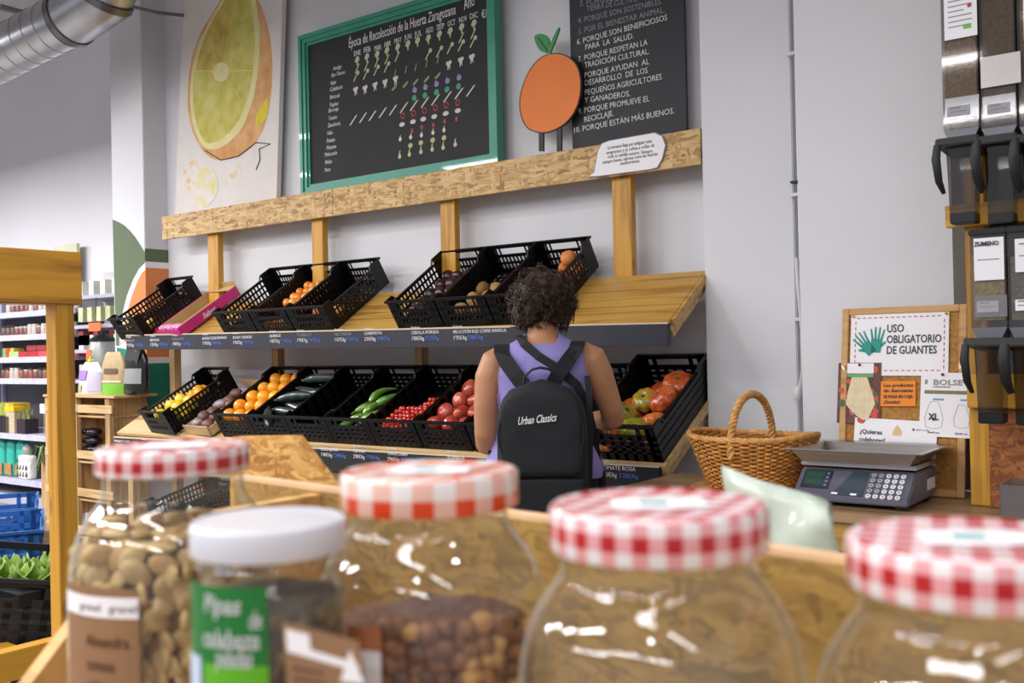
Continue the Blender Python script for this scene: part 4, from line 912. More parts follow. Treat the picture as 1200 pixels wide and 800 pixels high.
for k in range(60):
    x, z = r3.uniform(.012, .126), r3.uniform(.012, .185); c_ = r3.choice([0, 0, 0, 1, 2, 3]); rr_ = r3.uniform(.008, .014)
    b = bmesh.new(); prism(b, [(x+rr_*cos(a), -.0001, z+rr_*sin(a)) for a in [2*pi*i/12 for i in range(12)]], (0, -1, 0), .0003+.00002*k); obj('tomato_print', b, TMP[c_], n2, world=False)
b = bmesh.new(); prism(b, [(.045, 0, .150), (.095, 0, .150), (.112, 0, .10), (.122, 0, .065), (.10, 0, .012), (.085, 0, .012), (.055, 0, .03), (.028, 0, .062), (.034, 0, .10)], (0, -1, 0), .0016); obj('mesh_bag_print', b, mat('mesh_bag_print', 'd8c7a0', .5, var=.1, scale=30), n2, world=False)
for k in range(4): obj('fold_print', BM(tube, [(.06+.01*k, -.0018, .15), (.052+.018*k, -.0018, .07), (.058+.014*k, -.0018, .02)], .0006, 4), mat('fold_print', 'efe6cc', .5), n2, world=False)
obj('label_print', boxes((.03, .115, -.0022, 0, .162, .195)), WHITE, n2, world=False); obj('green_stripe_print', boxes((.03, .115, -.0026, 0, .150, .160)), mat('stripe_green', '58a05a', .5), n2, world=False)
n3 = note('orange_note', 'small bright orange price note pinned under the gloves notice', -.062, .046, .272, .352, -.0025, ORC, -1)
for s, z in (('Los productos', .062), ('sin descuento', .045), ('SE PAGA EN CAJA', .026), ('¡Gracias!', .009)): ktext(s, .010, z, -.0007, .014, PRINT, n3, bold=.0004, width=.09 if len(s) > 9 else .05)
n4 = note('bag_size_sheet', 'white sheet showing an XL drawstring bag with heading BOLSETA', .058, .238, .182, .380, -.0045, WHITE, 1)
ktext('BOLSETA', .036, .160, -.0008, .024, mat('print_grey', '8f8c84', .7), n4, bold=.0005, width=.125); ktext('LA BOLSA DEL PAN', .036, .152, -.0008, .006, PRINT, n4, width=.05)
obj('print_bar', boxes((.012, .165, -.0006, 0, .132, .143)), mat('print_olive', '7c7a52', .7), n4, world=False)
def loop(bm, x, z, s):
    pts = [(x-.012*s, z+.052*s), (x+.012*s, z+.052*s), (x+.02*s, z+.03*s), (x+.028*s, z), (x+.024*s, z-.03*s), (x, z-.036*s), (x-.024*s, z-.03*s), (x-.028*s, z), (x-.02*s, z+.03*s), (x-.012*s, z+.052*s)]
    tube(bm, [(a, -.0005, b_) for a, b_ in pts], .0006, 4)
for x, s in ((.042, .95), (.122, .8)):
    b = bmesh.new(); loop(b, x, .058, s); obj('bag_outline_print', b, mat('print_grey', '8f8c84', .7), n4, world=False)
    obj('blue_print', boxes((x-.005, x+.028, -.0006, 0, .112, .118)), mat('print_blue', '7b9db8', .7), n4, world=False); ktext('30x40 cm', x-.018, .010, -.0008, .008, PRINT, n4, width=.035)
ktext('XL', .027, .052, -.0018, .027, PRINT, n4, bold=.0008, width=.03)
obj('logo_print', boxes((.012, .020, -.0006, 0, .162, .176)), mat('print_grey', '8f8c84', .7), n4, world=False)
n5 = note('lower_sheet', 'white sheet starting ¿Quieres behind the scale pan', -.148, .105, .02, .235, -.0035, WHITE, 2)
ktext('¿Quieres', .018, .165, -.0008, .020, PRINT, n5, bold=.0004, width=.07); ktext('colaborar?', .018, .140, -.0008, .020, PRINT, n5, bold=.0004, width=.08); ktext('mercado', .19, .185, -.0008, .009, PRINT, n5, width=.04)
obj('logo_print', BM(prism, [(.178, 0, .184), (.188, 0, .184), (.183, 0, .193)], (0, -1, 0), .0006), PRINT, n5, world=False); b = bmesh.new(); prism(b, [(.12, 0, .165), (.145, 0, .165), (.15, 0, .178), (.133, 0, .2), (.122, 0, .18)], (0, -1, 0), .0006); obj('figure_print', b, mat('print_tan', 'd8b98a', .7), n5, world=False)
for i, (x, z, c_) in enumerate(((-.155, .565, 'd8b82a'), (.132, .565, 'd8b82a'), (-.13, .405, '22306a'), (.125, .373, '22306a'), (.10, .235, '22306a'), (-.145, .245, '8890c0'))):
    o = obj('push_pin', BM(ell, (0, 0, 0), (.0045, .005, .0045), 2), mat('pin_'+c_, c_, .3), None, smooth=True); o.matrix_world = CKM @ Matrix.Translation((x, -.0075, z)); tag(o, ['yellow pin at the top left corner of the gloves notice', 'yellow pin at the top right corner of the gloves notice', 'dark pin over the mesh bag poster', 'dark blue pin over the bag size sheet', 'dark blue pin at the top right of the lower sheet', 'pale pin at the top left of the lower sheet'][i], 'pin')

# scale
SCM = Matrix.Translation((-1.145, 2.87, .822)) @ Matrix.Rotation(R(0), 4, 'Z')
sc_ = thing('shop_scale', 'grey electronic shop scale with keypad and steel tray on the counter', 'scale', M=SCM)
GB = mat('scale_grey', '5b5a68', .4, var=.05, coat=.1); GD = mat('scale_dark', '2e2f3a', .35, var=.05)
def osc(nm, bm, m, **k): return obj(nm, bm, m, sc_, world=False, **k)
bw, bd = .335, .30
bm = bmesh.new()
prof = [(0, .012), (.0, .022), (.095, .098), (bd, .098), (bd, .035), (bd-.03, .012)]
prism(bm, [(0, y, z) for y, z in prof], (1, 0, 0), bw); osc('body', bm, GB, bevel=.004)
osc('foot', boxes((.01, .04, .02, .05, 0, .014)), BLK); osc('foot', boxes((bw-.04, bw-.01, .02, .05, 0, .014)), BLK); osc('foot', boxes((.01, .04, bd-.07, bd-.04, 0, .014)), BLK); osc('foot', boxes((bw-.04, bw-.01, bd-.07, bd-.04, 0, .014)), BLK)
fd = Vector((0, .095, .076)).normalized(); fn = Vector((0, -.076, .095)).normalized()
def face(x0, x1, t0, t1, h, lift=.0): 
    bm = bmesh.new(); o_ = Vector((0, 0, .022)); L = sqrt(.095**2+.076**2)
    P = lambda x, t, e: o_+Vector((x, 0, 0))+fd*(t*L)+fn*e
    hexa(bm, [P(x0, t0, lift), P(x1, t0, lift), P(x0, t1, lift), P(x1, t1, lift), P(x0, t0, lift+h), P(x1, t0, lift+h), P(x0, t1, lift+h), P(x1, t1, lift+h)]); return bm
osc('display_bezel', face(.015, .100, .30, .92, .0015), GD, bevel=.0005); dsp = osc('display', face(.022, .078, .42, .86, .0022), emis('lcd', '3c7a6a', .25))
for k in range(6): obj('display_light', face(.026+k*.009, .031+k*.009, .60, .68, .0026), mat('lcd_segments', '16342f', .4), dsp, world=False)
for k in range(4): osc('side_key', face(.084, .092, .38+k*.13, .45+k*.13, .0022), mat('side_key', '6a7a98', .4))
bm = bmesh.new(); o_ = Vector((0, 0, .022)); L_ = sqrt(.095**2+.076**2)
prism(bm, [o_+Vector((x, 0, 0))+fd*(t*L_)+fn*.0004 for x, t in ((.115, .12), (.205, .12), (.205, .93), (.160, .93))], fn, .0012); osc('overlay_panel', bm, mat('overlay_blue', '39464f', .4))
osc('badge', face(.115, .133, .14, .2, .002), WHITE); osc('badge', face(.170, .188, .14, .2, .002), WHITE)
for i in range(5):
    for j in range(5):
        bm = bmesh.new(); P = o_+Vector((.222+i*.0205, 0, 0))+fd*((.14+j*.17)*L_)+fn*.001
        tube(bm, [P, P+fn*.0035], .0078, 12); k_ = osc('key', bm, mat('key_white', 'd5d4d8', .4) if i > 1 or j == 0 else mat('key_grey', '9a9aa4', .4))
        obj('key_mark', BM(tube, [P+fn*.0035, P+fn*.004], .0022, 6), PRINT, k_, world=False)
osc('approval_label', boxes((bw, bw+.0008, bd-.10, bd-.015, .035, .068)), WHITE)
osc('weighing_plate', boxes((-.004, bw+.004, .085, bd+.004, .105, .117)), STEEL, bevel=.004); osc('load_post', boxes((.10, .24, .13, .25, .098, .105)), GD)
bm = bmesh.new()   # flared tray
def ringq(x0, x1, y0, y1, z): return [bm.verts.new(p) for p in ((x0, y0, z), (x1, y0, z), (x1, y1, z), (x0, y1, z))]
R1 = [ringq(.012, bw-.012, .062, bd-.0, .119), ringq(-.014, bw+.014, .045, bd+.02, .156), ringq(-.036, bw+.036, .026, bd+.04, .160), ringq(-.036, bw+.036, .026, bd+.04, .157), ringq(-.014, bw+.014, .046, bd+.019, .153), ringq(.014, bw-.014, .064, bd-.002, .1215)]
bm.faces.new(R1[0][::-1]); bm.faces.new(R1[5])
for a, b_ in ((R1[0], R1[4]), (R1[4], R1[3]), (R1[3], R1[2]), (R1[2], R1[1]), (R1[1], R1[5])):
    for k in range(4): bm.faces.new((a[k], a[(k+1) % 4], b_[(k+1) % 4], b_[k]))
osc('weighing_tray', bm, STEEL, bevel=.0)

# wicker basket
WK = mat('wicker', 'b3762e', .5, var=.35, scale=40, bump=.3, bscale=120); WKD = mat('wicker_pale', 'c99450', .5, var=.3, scale=40)
bkM = Matrix.Translation((-1.365, 3.10, .822)) @ Matrix.Rotation(R(-4), 4, 'Z')
bk = thing('wicker_basket', 'honey coloured wicker basket with a tall arched handle on the counter', 'basket', M=bkM)
def okk(nm, bm, m, **k): return obj(nm, bm, m, bk, world=False, **k)
NS = 48; Hb = .165
def bp_(a, t, dr=0):
    ax, ay = .145+.065*t, .105+.045*t; ca, sa = cos(a), sin(a); e = .8
    return Vector(((ax+dr)*math.copysign(abs(ca)**e, ca), (ay+dr)*math.copysign(abs(sa)**e, sa), .006+(Hb-.006)*t+(.012*abs(ca)**3)*t))
okk('base', BM(loft, [((0, 0, 0), .143, .103), ((0, 0, .008), .146, .106)], 32), WK)
for k in range(NS):
    a = 2*pi*k/NS; okk('stake', BM(tube, [bp_(a, t) for t in (0, .5, 1)], .0032, 5), WK)
NR = 24
for j in range(NR):
    t = (j+.5)/NR; pts = []
    for i in range(NS*2+1):
        a = 2*pi*i/(NS*2); pts.append(bp_(a, t, .0042*cos(pi*(i)+pi*j) if i % 2 == 0 else .0042*cos(pi*(i+j))))
    pts = []
    for i in range(NS*2+1):
        a = 2*pi*(i)/(NS*2); s = sin(pi*i/2+ (pi if j % 2 else 0)+0.0); pts.append(bp_(a+pi/NS*0, t, .0048*(1 if ((i//1) % 4 in (0, 1)) ^ (j % 2) else -1)))
    okk('weaver', BM(tube, pts, .0037, 5, False), WK if j % 3 else WKD, smooth=True)
for ph in range(3):
    pts = [bp_(2*pi*i/144, 1.0, .004*sin(2*pi*i/144*24+ph*2.09))+Vector((0, 0, .006+.005*cos(2*pi*i/144*24+ph*2.09))) for i in range(145)]
    okk('rim_braid', BM(tube, pts, .0052, 6, False), WKD, smooth=True)
for ph in range(3):
    pts = []
    for i in range(97):
        u_ = i/96; a = pi*u_; c0 = Vector((0, -.145*cos(a), .11+.20*sin(a)**.75 if 0 < u_ < 1 else .11)); nn = Vector((0, -cos(a), sin(a))); tw = u_*2*pi*13+ph*2.09
        pts.append(c0+nn*.0075*cos(tw)+Vector((1, 0, 0))*.0075*sin(tw))
    okk('handle_strand', BM(tube, pts, .0065, 6), WKD, smooth=True)
# crumpled film bag beside the basket
CF = clear('clear_film', 'f2f2f4', .10, (.8, .8, .82), .18, .12)
bm = bmesh.new(); bmesh.ops.create_icosphere(bm, subdivisions=4, radius=1)
for v in bm.verts:
    p = v.co.copy(); k = 1+.5*noise.noise(p*2.2)+.28*noise.noise(p*6); v.co = Vector((p.x*.055*k, p.y*.05*k, max(-.045, p.z*.048*k)))
for f in bm.faces: f.smooth = False
o = obj('plastic_bag', bm, CF, None); o.matrix_world = Matrix.Translation(at(908, 553, Z=.872)); tag(o, 'crumpled clear plastic bag between wicker basket and scale', 'bag')
SB = at(908, 553, D=2.78)
tag(obj('stacked_tray', BM(lathe, [(.0, .0), (.15, .0), (.19, .02), (.185, .022), (.148, .004), (0, .004)], 32, (-1.34, 3.02, .8205)), WKD, smooth=True), 'shallow wicker tray under the plastic bag', 'tray')

# ================================================================ BULK DISPENSERS
dr = thing('dispenser_rack', 'stained pine rack with OSB panels holding the clear bulk dispensers', 'rack', (-.3, 3.1, 0))
px0, px1 = at(1131, 300, Y=3.08).x, at(1155, 300, Y=3.08).x
obj('post', boxes((px0, px1, 3.08, 3.14, .822, 2.5)), PINEZ, dr, bevel=.003); obj('post', boxes((.2, .256, 3.08, 3.14, .822, 2.5)), PINEZ, dr, bevel=.003)
obj('back_panel', boxes((px0+.004, .25, 3.14, 3.155, .822, 2.5)), mat('grey_back_panel', '6d685f', .8), dr)
obj('side_panel', boxes((px0-.10, px0+.02, 3.362, 3.374, .825, 2.5)), mat('grey_side_panel', '6b665c', .8), dr)
zc0, zc1 = at(1170, 262, Y=3.06).z, at(1170, 240, Y=3.06).z
obj('cross_rail', boxes((px0-.045, .3, 3.05, 3.08, zc0, zc1+.01)), PINE, dr, bevel=.002)
zc0, zc1 = at(1170, 478, Y=3.06).z, at(1170, 438, Y=3.06).z
obj('cross_rail', boxes((px0+.002, .3, 3.05, 3.08, zc0, zc1)), PINE, dr, bevel=.002)
obj('osb_panel', boxes((px1, .2, 3.07, 3.079, .822, zc0)), OSB3, dr)
ACR = clear('acrylic', 'e8e6e6', .02, (.75, .75, .75), .03, .05); SMK = clear('smoked_acrylic', 'b9b9bb', .06, (.5, .5, .5), .0, .06)
def dispenser(px, pytop, pybot, Y, lab, fill, ftop, cards, top):
    """hopper centre column at px; collar at pybot"""
    xl, xr = at(px-21, pybot, Y=Y).x, at(px+21, pybot, Y=Y).x; xc = (xl+xr)/2; hwx = (xr-xl)/2; zb = at(px, pybot, Y=Y).z; zt = top; y0, y1 = Y, Y+.10
    t = thing('bulk_dispenser', lab, 'dispenser', (xc, Y, zb-.2), 'bulk dispensers')
    th = .003; bm = bmesh.new(); z1_ = zb+.045
    for q in ((xl, xr, y0, y0+th), (xl, xr, y1-th, y1), (xl, xl+th, y0, y1), (xr-th, xr, y0, y1)): box_(bm, *q, z1_, zt)
    obj('hopper', bm, ACR, t)
    obj('contents', boxes((xl+.006, xr-.006, y0+.006, y1-.006, z1_+.02, z1_+(zt-z1_)*ftop)), mat('grain_'+fill, fill, .8, var=.35, scale=120, bump=.6, bscale=260), t)
    obj('lid', boxes((xl-.003, xr+.003, y0-.003, y1+.003, zt, zt+.018)), BLK, t, bevel=.003)
    bm = bmesh.new(); hexa(bm, [(xl+.02, y0-.004, zb), (xr-.02, y0-.004, zb), (xl+.02, y1-.02, zb), (xr-.02, y1-.02, zb), (xl, y0, z1_), (xr, y0, z1_), (xl, y1, z1_), (xr, y1, z1_)]); obj('funnel', bm, mat('funnel_grey', '55555c', .25, .2), t)
    bm = bmesh.new(); hexa(bm, [(xl-.012, y0-.05, zb-.005), (xr+.006, y0-.05, zb-.005), (xl-.004, y1, zb-.02), (xr+.004, y1, zb-.02), (xl-.012, y0-.045, zb+.018), (xr+.006, y0-.045, zb+.018), (xl-.004, y1, zb+.006), (xr+.004, y1, zb+.006)]); col_ = obj('collar', bm, DBLK, t, bevel=.003)
    for x in (xl-.010, xr): obj('lever', BM(tube, [(x+.004, y0-.045, zb), (x+.002, y0-.055, zb-.04), (x+.006, y0-.045, zb-.10), (x+.012, y0-.02, zb-.13)], [(.006, .010), (.006, .012), (.005, .010), (.004, .006)], 8), DBLK, col_, smooth=True)
    bm = bmesh.new(); a, b_ = .82, .62
    for s0, s1, z0, z1c in ((1.0*a, .94*a, 0, -.06), (.94*a, b_+.08, -.06, -.19)):
        for q in (((-1, -1), (1, -1)), ((1, -1), (1, 1)), ((1, 1), (-1, 1)), ((-1, 1), (-1, -1))):
            P = lambda u, s, z: (xc+u[0]*hwx*s, y0+.02+u[1]*.042*s, zb+z)
            vs = [bm.verts.new(P(q[0], s0, z0)), bm.verts.new(P(q[1], s0, z0)), bm.verts.new(P(q[1], s1, z1c)), bm.verts.new(P(q[0], s1, z1c))]; bm.faces.new(vs)
    bmesh.ops.remove_doubles(bm, verts=bm.verts, dist=.0001); chu_ = obj('chute', bm, SMK, t)
    k = b_+.10; obj('chute_cap', boxes((xc-hwx*k, xc+hwx*k, y0+.02-.042*k, y0+.02+.042*k, zb-.215, zb-.185)), BLK, chu_, bevel=.003)
    for c in cards:
        x0, x1, p0, p1, mm = c[:5]; A = at(x0, p1, Y=Y-.002); B_ = at(x1, p0, Y=Y-.002); yy = Y-.002-(.003 if len(c) > 5 and c[5] else 0)
        cd_ = obj('card', boxes((A.x, B_.x, yy-.0008, yy, A.z, B_.z)), mm, t)
        if mm == WHITE:
            w2, h2 = B_.x-A.x, B_.z-A.z; big = h2 > .12; rows = 7 if big else 2
            for r in range(rows): obj('print_line', boxes((A.x+w2*.12, A.x+w2*(.85 if r % 3 else .6), yy-.0014, yy-.0008, B_.z-h2*(.16+.7*r/rows)-.0018, B_.z-h2*(.16+.7*r/rows)+.0012*(2 if r == 0 else 1))), mat('print_pale', '8c8a90', .7), cd_)
            if big:
                obj('green_mark', boxes((A.x+w2*.58, A.x+w2*.82, yy-.0015, yy-.0008, A.z+h2*.16, A.z+h2*.25)), mat('mark_green', '6ab04a', .6), cd_)
                obj('red_mark', BM(tube, [(A.x+w2*.78, yy-.0008, A.z+h2*.60), (A.x+w2*.78, yy-.0016, A.z+h2*.60)], .006, 10), mat('mark_red', 'c0302e', .6), cd_)
    return t, (xl, xr, Y)
PCL = clear('card_sleeve', 'c8c8cc', .08, (.7, .7, .7), .15, .1)
dispenser(1127, 0, 170, 2.93, 'clear bulk dispenser with brown grain at the upper left of the rack', '8d7350', .62, [(1107, 1144, -20, 48, WHITE), (1108, 1147, 110, 141, PCL), (1110, 1137, 122, 138, WHITE)], 2.45)
dispenser(1171.5, 0, 168, 2.93, 'upper middle bulk dispenser carrying a torn pale paper sheet', '6e5436', .95, [(1150, 1196, 60, 104, mat('pale_sheet', 'd7d2cf', .7), 1), (1152, 1190, 108, 139, PCL), (1157, 1184, 119, 135, WHITE)], 2.45)
dispenser(1216, 0, 166, 2.93, 'upper right bulk dispenser cut by the picture edge', '7d6440', .7, [(1200, 1240, -20, 48, WHITE)], 2.45)
tpl = at(1160, 275, Y=2.93).z
t_, (xl_, xr_, _) = dispenser(1160, 275, 403, 2.93, 'lower left bulk dispenser of pale flakes with a white label', 'b6a575', .80, [(1142, 1176, 277, 329, WHITE), (1143, 1180, 345, 372, PCL), (1145, 1170, 352, 366, WHITE)], tpl)
wtext('ZUMENO', xl_+.012, at(1150, 288, Y=2.92).z, 2.9258, .017, PRINT, t_, width=.062, bold=.0004)
dispenser(1204, 275, 403, 2.93, 'lower right bulk dispenser of darker grain cut by the picture edge', '8a8478', .75, [(1190, 1230, 277, 319, WHITE), (1190, 1215, 350, 364, WHITE)], tpl)
CB = clear('clear_box', 'd8d8da', .08, (.6, .6, .6), .06, .05)
P = at(1192, 575, Y=2.92); bm = bmesh.new()
for q in ((0, .2, 0, .003), (0, .2, .147, .15), (0, .003, 0, .15), (.197, .2, 0, .15)): box_(bm, P.x-.04+q[0], P.x-.04+q[1], 2.90+q[2], 2.90+q[3], .822, .91)
tag(obj('clear_tub', bm, CB), 'clear plastic tub on the counter beneath the dispensers', 'tub')
# ================================================================ JARS IN THE WOODEN TRAY (nearest the viewer)
GLASS = clear('jar_glass', 'f8f9f6', .05, (.74, .78, .73), .025, .03, edge_glow=.3)
TZ = .945
ty = thing('jar_tray', 'raw wooden tray with sloping end that holds the glass jars', 'tray', (-.45, .45, TZ-.02))
obj('bottom', boxes((-.78, .12, .22, .70, TZ-.02, TZ-.001)), TRAYW, ty)
A_, B_ = at(285, 563, Z=1.158), at(1075, 674, Z=1.158)
d_ = (B_-A_); d_.z = 0; d_.normalize(); n_ = Vector((-d_.y, d_.x, 0))
a0 = A_-d_*.02; b0 = B_+d_*.25
bm = bmesh.new(); prism(bm, [a0+Vector((0, 0, TZ-1.158)), b0+Vector((0, 0, TZ-1.158)), b0, a0], n_, .016); obj('rear_board', bm, OSB2, ty)
bm = bmesh.new(); prism(bm, [a0+Vector((0, 0, .0)), b0, b0+Vector((0, 0, .004)), a0+Vector((0, 0, .004))], n_, .017); obj('rear_rim', bm, mat('tray_edge', 'd9b48a', .6, var=.1, scale=20), ty)
bm = bmesh.new(); prism(bm, [(-.775, .268, TZ-.02), (-.775, .30, .955), (-.775, .50, 1.155), (-.775, .70, 1.155), (-.775, .70, TZ-.02)], (-1, 0, 0), .016); obj('end_board', bm, TRAYW, ty)
# OSB divider behind the tray
pts = [at(x, y, Y=.80) for x, y in ((287, 575), (290, 513), (341, 511), (400, 590))]
pts = pts[:1]+pts[1:]; low = [Vector((p.x, p.y, .9)) for p in (pts[3], pts[0])]
tag(obj('divider_board', BM(prism, [pts[0]+Vector((-.03, 0, 0)), pts[1]+Vector((-.03, 0, 0)), pts[2], pts[3], low[0], low[1]+Vector((-.03, 0, 0))], (0, 1, 0), .018), OSB4), 'OSB board with a sloping corner standing behind the jar tray', 'board')
tag(obj('display_table', boxes((-1.0, .5, .15, .86, .86, .922)), TRAYW), 'wooden display table under the jar tray', 'table')
for o in [bpy.data.objects['display_table']]:
    pass

def jar_profile(h, rb, rn):
    k = rb/.0735
    P = [(rb*.90, 0), (rb*.97, .006), (rb, .02), (rb, h*.35), (rb, h-.115*k), (rb*.99, h-.092*k), (rb*.96, h-.074*k), (rb*.90, h-.058*k), (rb*.81, h-.046*k), (max(rn*1.04, rb*.72), h-.037*k), (rn*.98, h-.028*k), (rn*.97, h-.006), (rn*.93, h-.002)]
    return P
def smoothprof(P, n=3):
    out = []
    for i in range(len(P)-1):
        p0, p1, p2, p3 = [Vector(P[max(0, min(len(P)-1, i+k-1))]) for k in range(4)]
        for j in range(n):
            t = j/n; q = .5*((2*p1)+(p2-p0)*t+(2*p0-5*p1+4*p2-p3)*t*t+(3*p1-p0-3*p2+p3)*t**3); out.append((q.x, q.y))
    out.append(P[-1]); return out
def lid_mesh(r, h, m):
    me_b = bmesh.new(); uv = me_b.loops.layers.uv.new('UVMap'); n = 64
    prof = [(r*.985, -h), (r*1.0, -h+.0015), (r, -h*.15), (r*.985, -.0012), (r*.955, 0), (r*.90, -.0012), (r*.86, -.0012), (.0001, -.0012)]
    rings = [[(rr, z, 2*pi*k/n) for k in range(n+1)] for rr, z in prof]; V = [[me_b.verts.new((rr*cos(a), rr*sin(a), z)) for rr, z, a in ring[:-1]] for ring in rings]
    for i in range(len(prof)-1):
        for k in range(n):
            f = me_b.faces.new((V[i][k], V[i][(k+1) % n], V[i+1][(k+1) % n], V[i+1][k])); f.smooth = True
            co = [(i, k), (i, k+1), (i+1, k+1), (i+1, k)]
            for lp, (a, b) in zip(f.loops, co):
                rr, z, an = rings[a][b]
                if i < 3: lp[uv].uv = (an*r, z)
                else: lp[uv].uv = (rr*cos(an)+1, rr*sin(an)+1)
    me = bpy.data.meshes.new('lid'); me_b.to_mesh(me); me_b.free(); me.materials.append(m); return me
RG = gingham('red_gingham', 'e4dfe0', 'dfa3a5', 'b01c1e', .0074); RG2 = gingham('orange_gingham', 'e4dedc', 'e3b5a6', 'd8431f', .0125); RG3 = gingham('fine_red_gingham', 'e4dfe0', 'dd9a9e', 'b21d22', .0078)
WLID = mat('white_lid', 'cfcfd8', .3, var=.02, coat=.3)
KRL = mat('kraft_label', '8d6a4b', .85, var=.08, scale=30)
def facing(P):   # yaw that turns local -Y to the lens side of the room aisle
    return atan2(P.x, -P.y)*0+atan2(-P.y, -P.x)
def jar(x, y, ztop, rb, rn, lidr, lidh, lidm, label, group=None, name='glass_jar'):
    t = thing(name, label, 'jar', (x, y, TZ), group); h = ztop-TZ-.003
    P = smoothprof(jar_profile(h, rb, rn)); bm = bmesh.new(); lathe(bm, P, 56, (x, y, TZ)); 
    inner = [(max(r-.0028, .001), z+(.004 if z < .01 else 0)) for r, z in P]
    obj('glass_body', bm, GLASS, t, smooth='all')
    bm = bmesh.new(); lathe(bm, [(.0005, .001), (rb*.9, .0)], 48, (x, y, TZ)); obj('glass_base', bm, GLASS, t, smooth='all')
    o = bpy.data.objects.new('lid', lid_mesh(lidr, lidh, lidm)); COL.objects.link(o); o.parent = t; o.matrix_parent_inverse = W(t).inverted(); o.location = (x, y, ztop); o.rotation_euler = (0, 0, random.uniform(0, .5))
    return t, h
def curved(t, x, y, rb, a0, a1, z0, z1, m, name='label_band', eps=.0006, n=16):
    bm = bmesh.new(); lathe(bm, [(rb+eps, z0), (rb+eps, z1)], n, (x, y, 0), a0=a0, a1=a1); return obj(name, bm, m, t, smooth='all')
def ctext(s, t, x, y, rb, ac, z, size, m, width=None, eps=.0013, tilt=0, **k):
    me = text_mesh(s, size, ext=.0002, **k); xs = [v.co.x for v in me.vertices]; f = (width/(max(xs)-min(xs))) if width else 1
    for v in me.vertices:
        u = v.co.x*f; zz = v.co.y+u*tilt; a = ac+u/rb; v.co = Vector((x+(rb+eps)*cos(a), y+(rb+eps)*sin(a), z+zz))
    me.materials.append(m); return obj('lettering', me, None, t)
def lens_angle(x, y): return atan2(-y, -x)      # side of the jar that looks at the shop aisle
KG = 'red gingham lidded jars'
# 1 almonds
P1 = at(203, 521, D=.744); j1, h1 = jar(P1.x, P1.y, P1.z, .0745, .051, .0550, .019, RG, 'large glass jar of shelled almonds with red gingham lid, leftmost in the tray', KG)
P3 = at(503, 549, D=.622); j3, h3 = jar(P3.x, P3.y, P3.z, .0735, .049, .0552, .0225, RG2, 'large glass jar with orange checked lid and brown nuts low inside', KG)
P4 = at(770, 588, D=.507); j4, h4 = jar(P4.x, P4.y, P4.z, .0735, .050, .0550, .0225, RG3, 'nearly empty glass jar with fine red gingham lid and torn white sticker on top', KG)
P5 = Vector((P4.x+.142, P4.y+.035, 1.207)); P5 = at(1140, 628, D=.452); j5, h5 = jar(P5.x, P5.y, P5.z, .0735, .050, .0550, .0225, RG3, 'glass jar cut by the right picture edge with red gingham lid', KG)
P2 = at(315, 607, D=.533); j2, h2 = jar(P2.x, P2.y, P2.z, .040, .036, .0408, .0165, WLID, 'smaller glass jar of pumpkin seeds with plain white lid and green label', 'white lidded jar')
# almonds
ALM = fruitmat('almond_shell', 'b08c58', 'd4b984', .6, 40, .25, 300, coat=0)
bm = bmesh.new(); bmesh.ops.create_icosphere(bm, subdivisions=2, radius=1)
for v in bm.verts:
    p = v.co; k = 1-.28*max(0, p.x); v.co = Vector((p.x*.0125, p.y*.0088*k, p.z*.0040*k)); v.co *= 1+.05*noise.noise(v.co*300)
AM = mesh(bm, 'almond', 'all'); AM.materials.append(ALM)
ra = random.Random(11); cnt = 0
def place_nuts(me, name, label, cat, grp, P, rb, z0, z1, dz, arc, a_c, a_w, rin=.010, flat=.35):
    global cnt
    z = z0
    while z < z1:
        n = int(a_w*(rb-rin)/arc)
        for k in range(n):
            a = a_c-a_w/2+a_w*(k+.5)/n+ra.uniform(-.07, .07); r = rb-rin-ra.uniform(0, .004)
            M = Matrix.Translation((P.x+r*cos(a), P.y+r*sin(a), z+ra.uniform(-.003, .003))) @ Matrix.Rotation(a+pi/2, 4, 'Z') @ Matrix.Rotation(pi/2+ra.uniform(-flat, flat), 4, 'X') @ Matrix.Rotation(ra.uniform(-1.4, 1.4), 4, 'Y') @ Matrix.Rotation(ra.uniform(-1.2, 1.2), 4, 'Z') @ Matrix.Scale(ra.uniform(.85, 1.12), 4)
            inst(me, name, M, label, cat, grp); cnt += 1
        z += dz
AG = 'almonds in the leftmost jar'; AL_ = 'pale tan shelled almond in the leftmost glass jar'
place_nuts(AM, 'almond', AL_, 'almond', AG, P1, .0745, 1.055, 1.168, .0105, .0165, lens_angle(P1.x, P1.y), 3.7)
for k in range(60):
    a = ra.uniform(0, 6.28); r = .058*sqrt(ra.random()); inst(AM, 'almond', Matrix.Translation((P1.x+r*cos(a), P1.y+r*sin(a), 1.170+ra.uniform(-.003, .006)-.0*r)) @ Matrix.Rotation(ra.uniform(0, 6), 4, 'Z') @ Matrix.Rotation(ra.uniform(-.4, .4), 4, 'X'), AL_, 'almond', AG)
def heap(name, P, r, z0, z1, m, seed=0, amp=.003):
    bm = bmesh.new(); lathe(bm, [(r*.98, z0), (r, z0+.004)]+[(r, z0+(z1-z0)*k/10) for k in range(1, 11)]+[(r*.7, z1+.001), (r*.3, z1+.002), (.0005, z1+.002)], 48, (P.x, P.y, 0), cap0=True)
    for v in bm.verts: v.co += (v.co-Vector((P.x, P.y, v.co.z)))*.05*noise.noise(v.co*160)+Vector((0, 0, amp*noise.noise(v.co*90)))
    return obj(name, bm, m, None, smooth='all')
tag(heap('almond_filling', P1, .056, TZ+.008, 1.166, mat('almond_mass', '8d6a3a', .8, var=.35, scale=120, bump=1, bscale=120)), 'almonds packed in the middle of the leftmost jar', 'almonds', None, 'stuff')
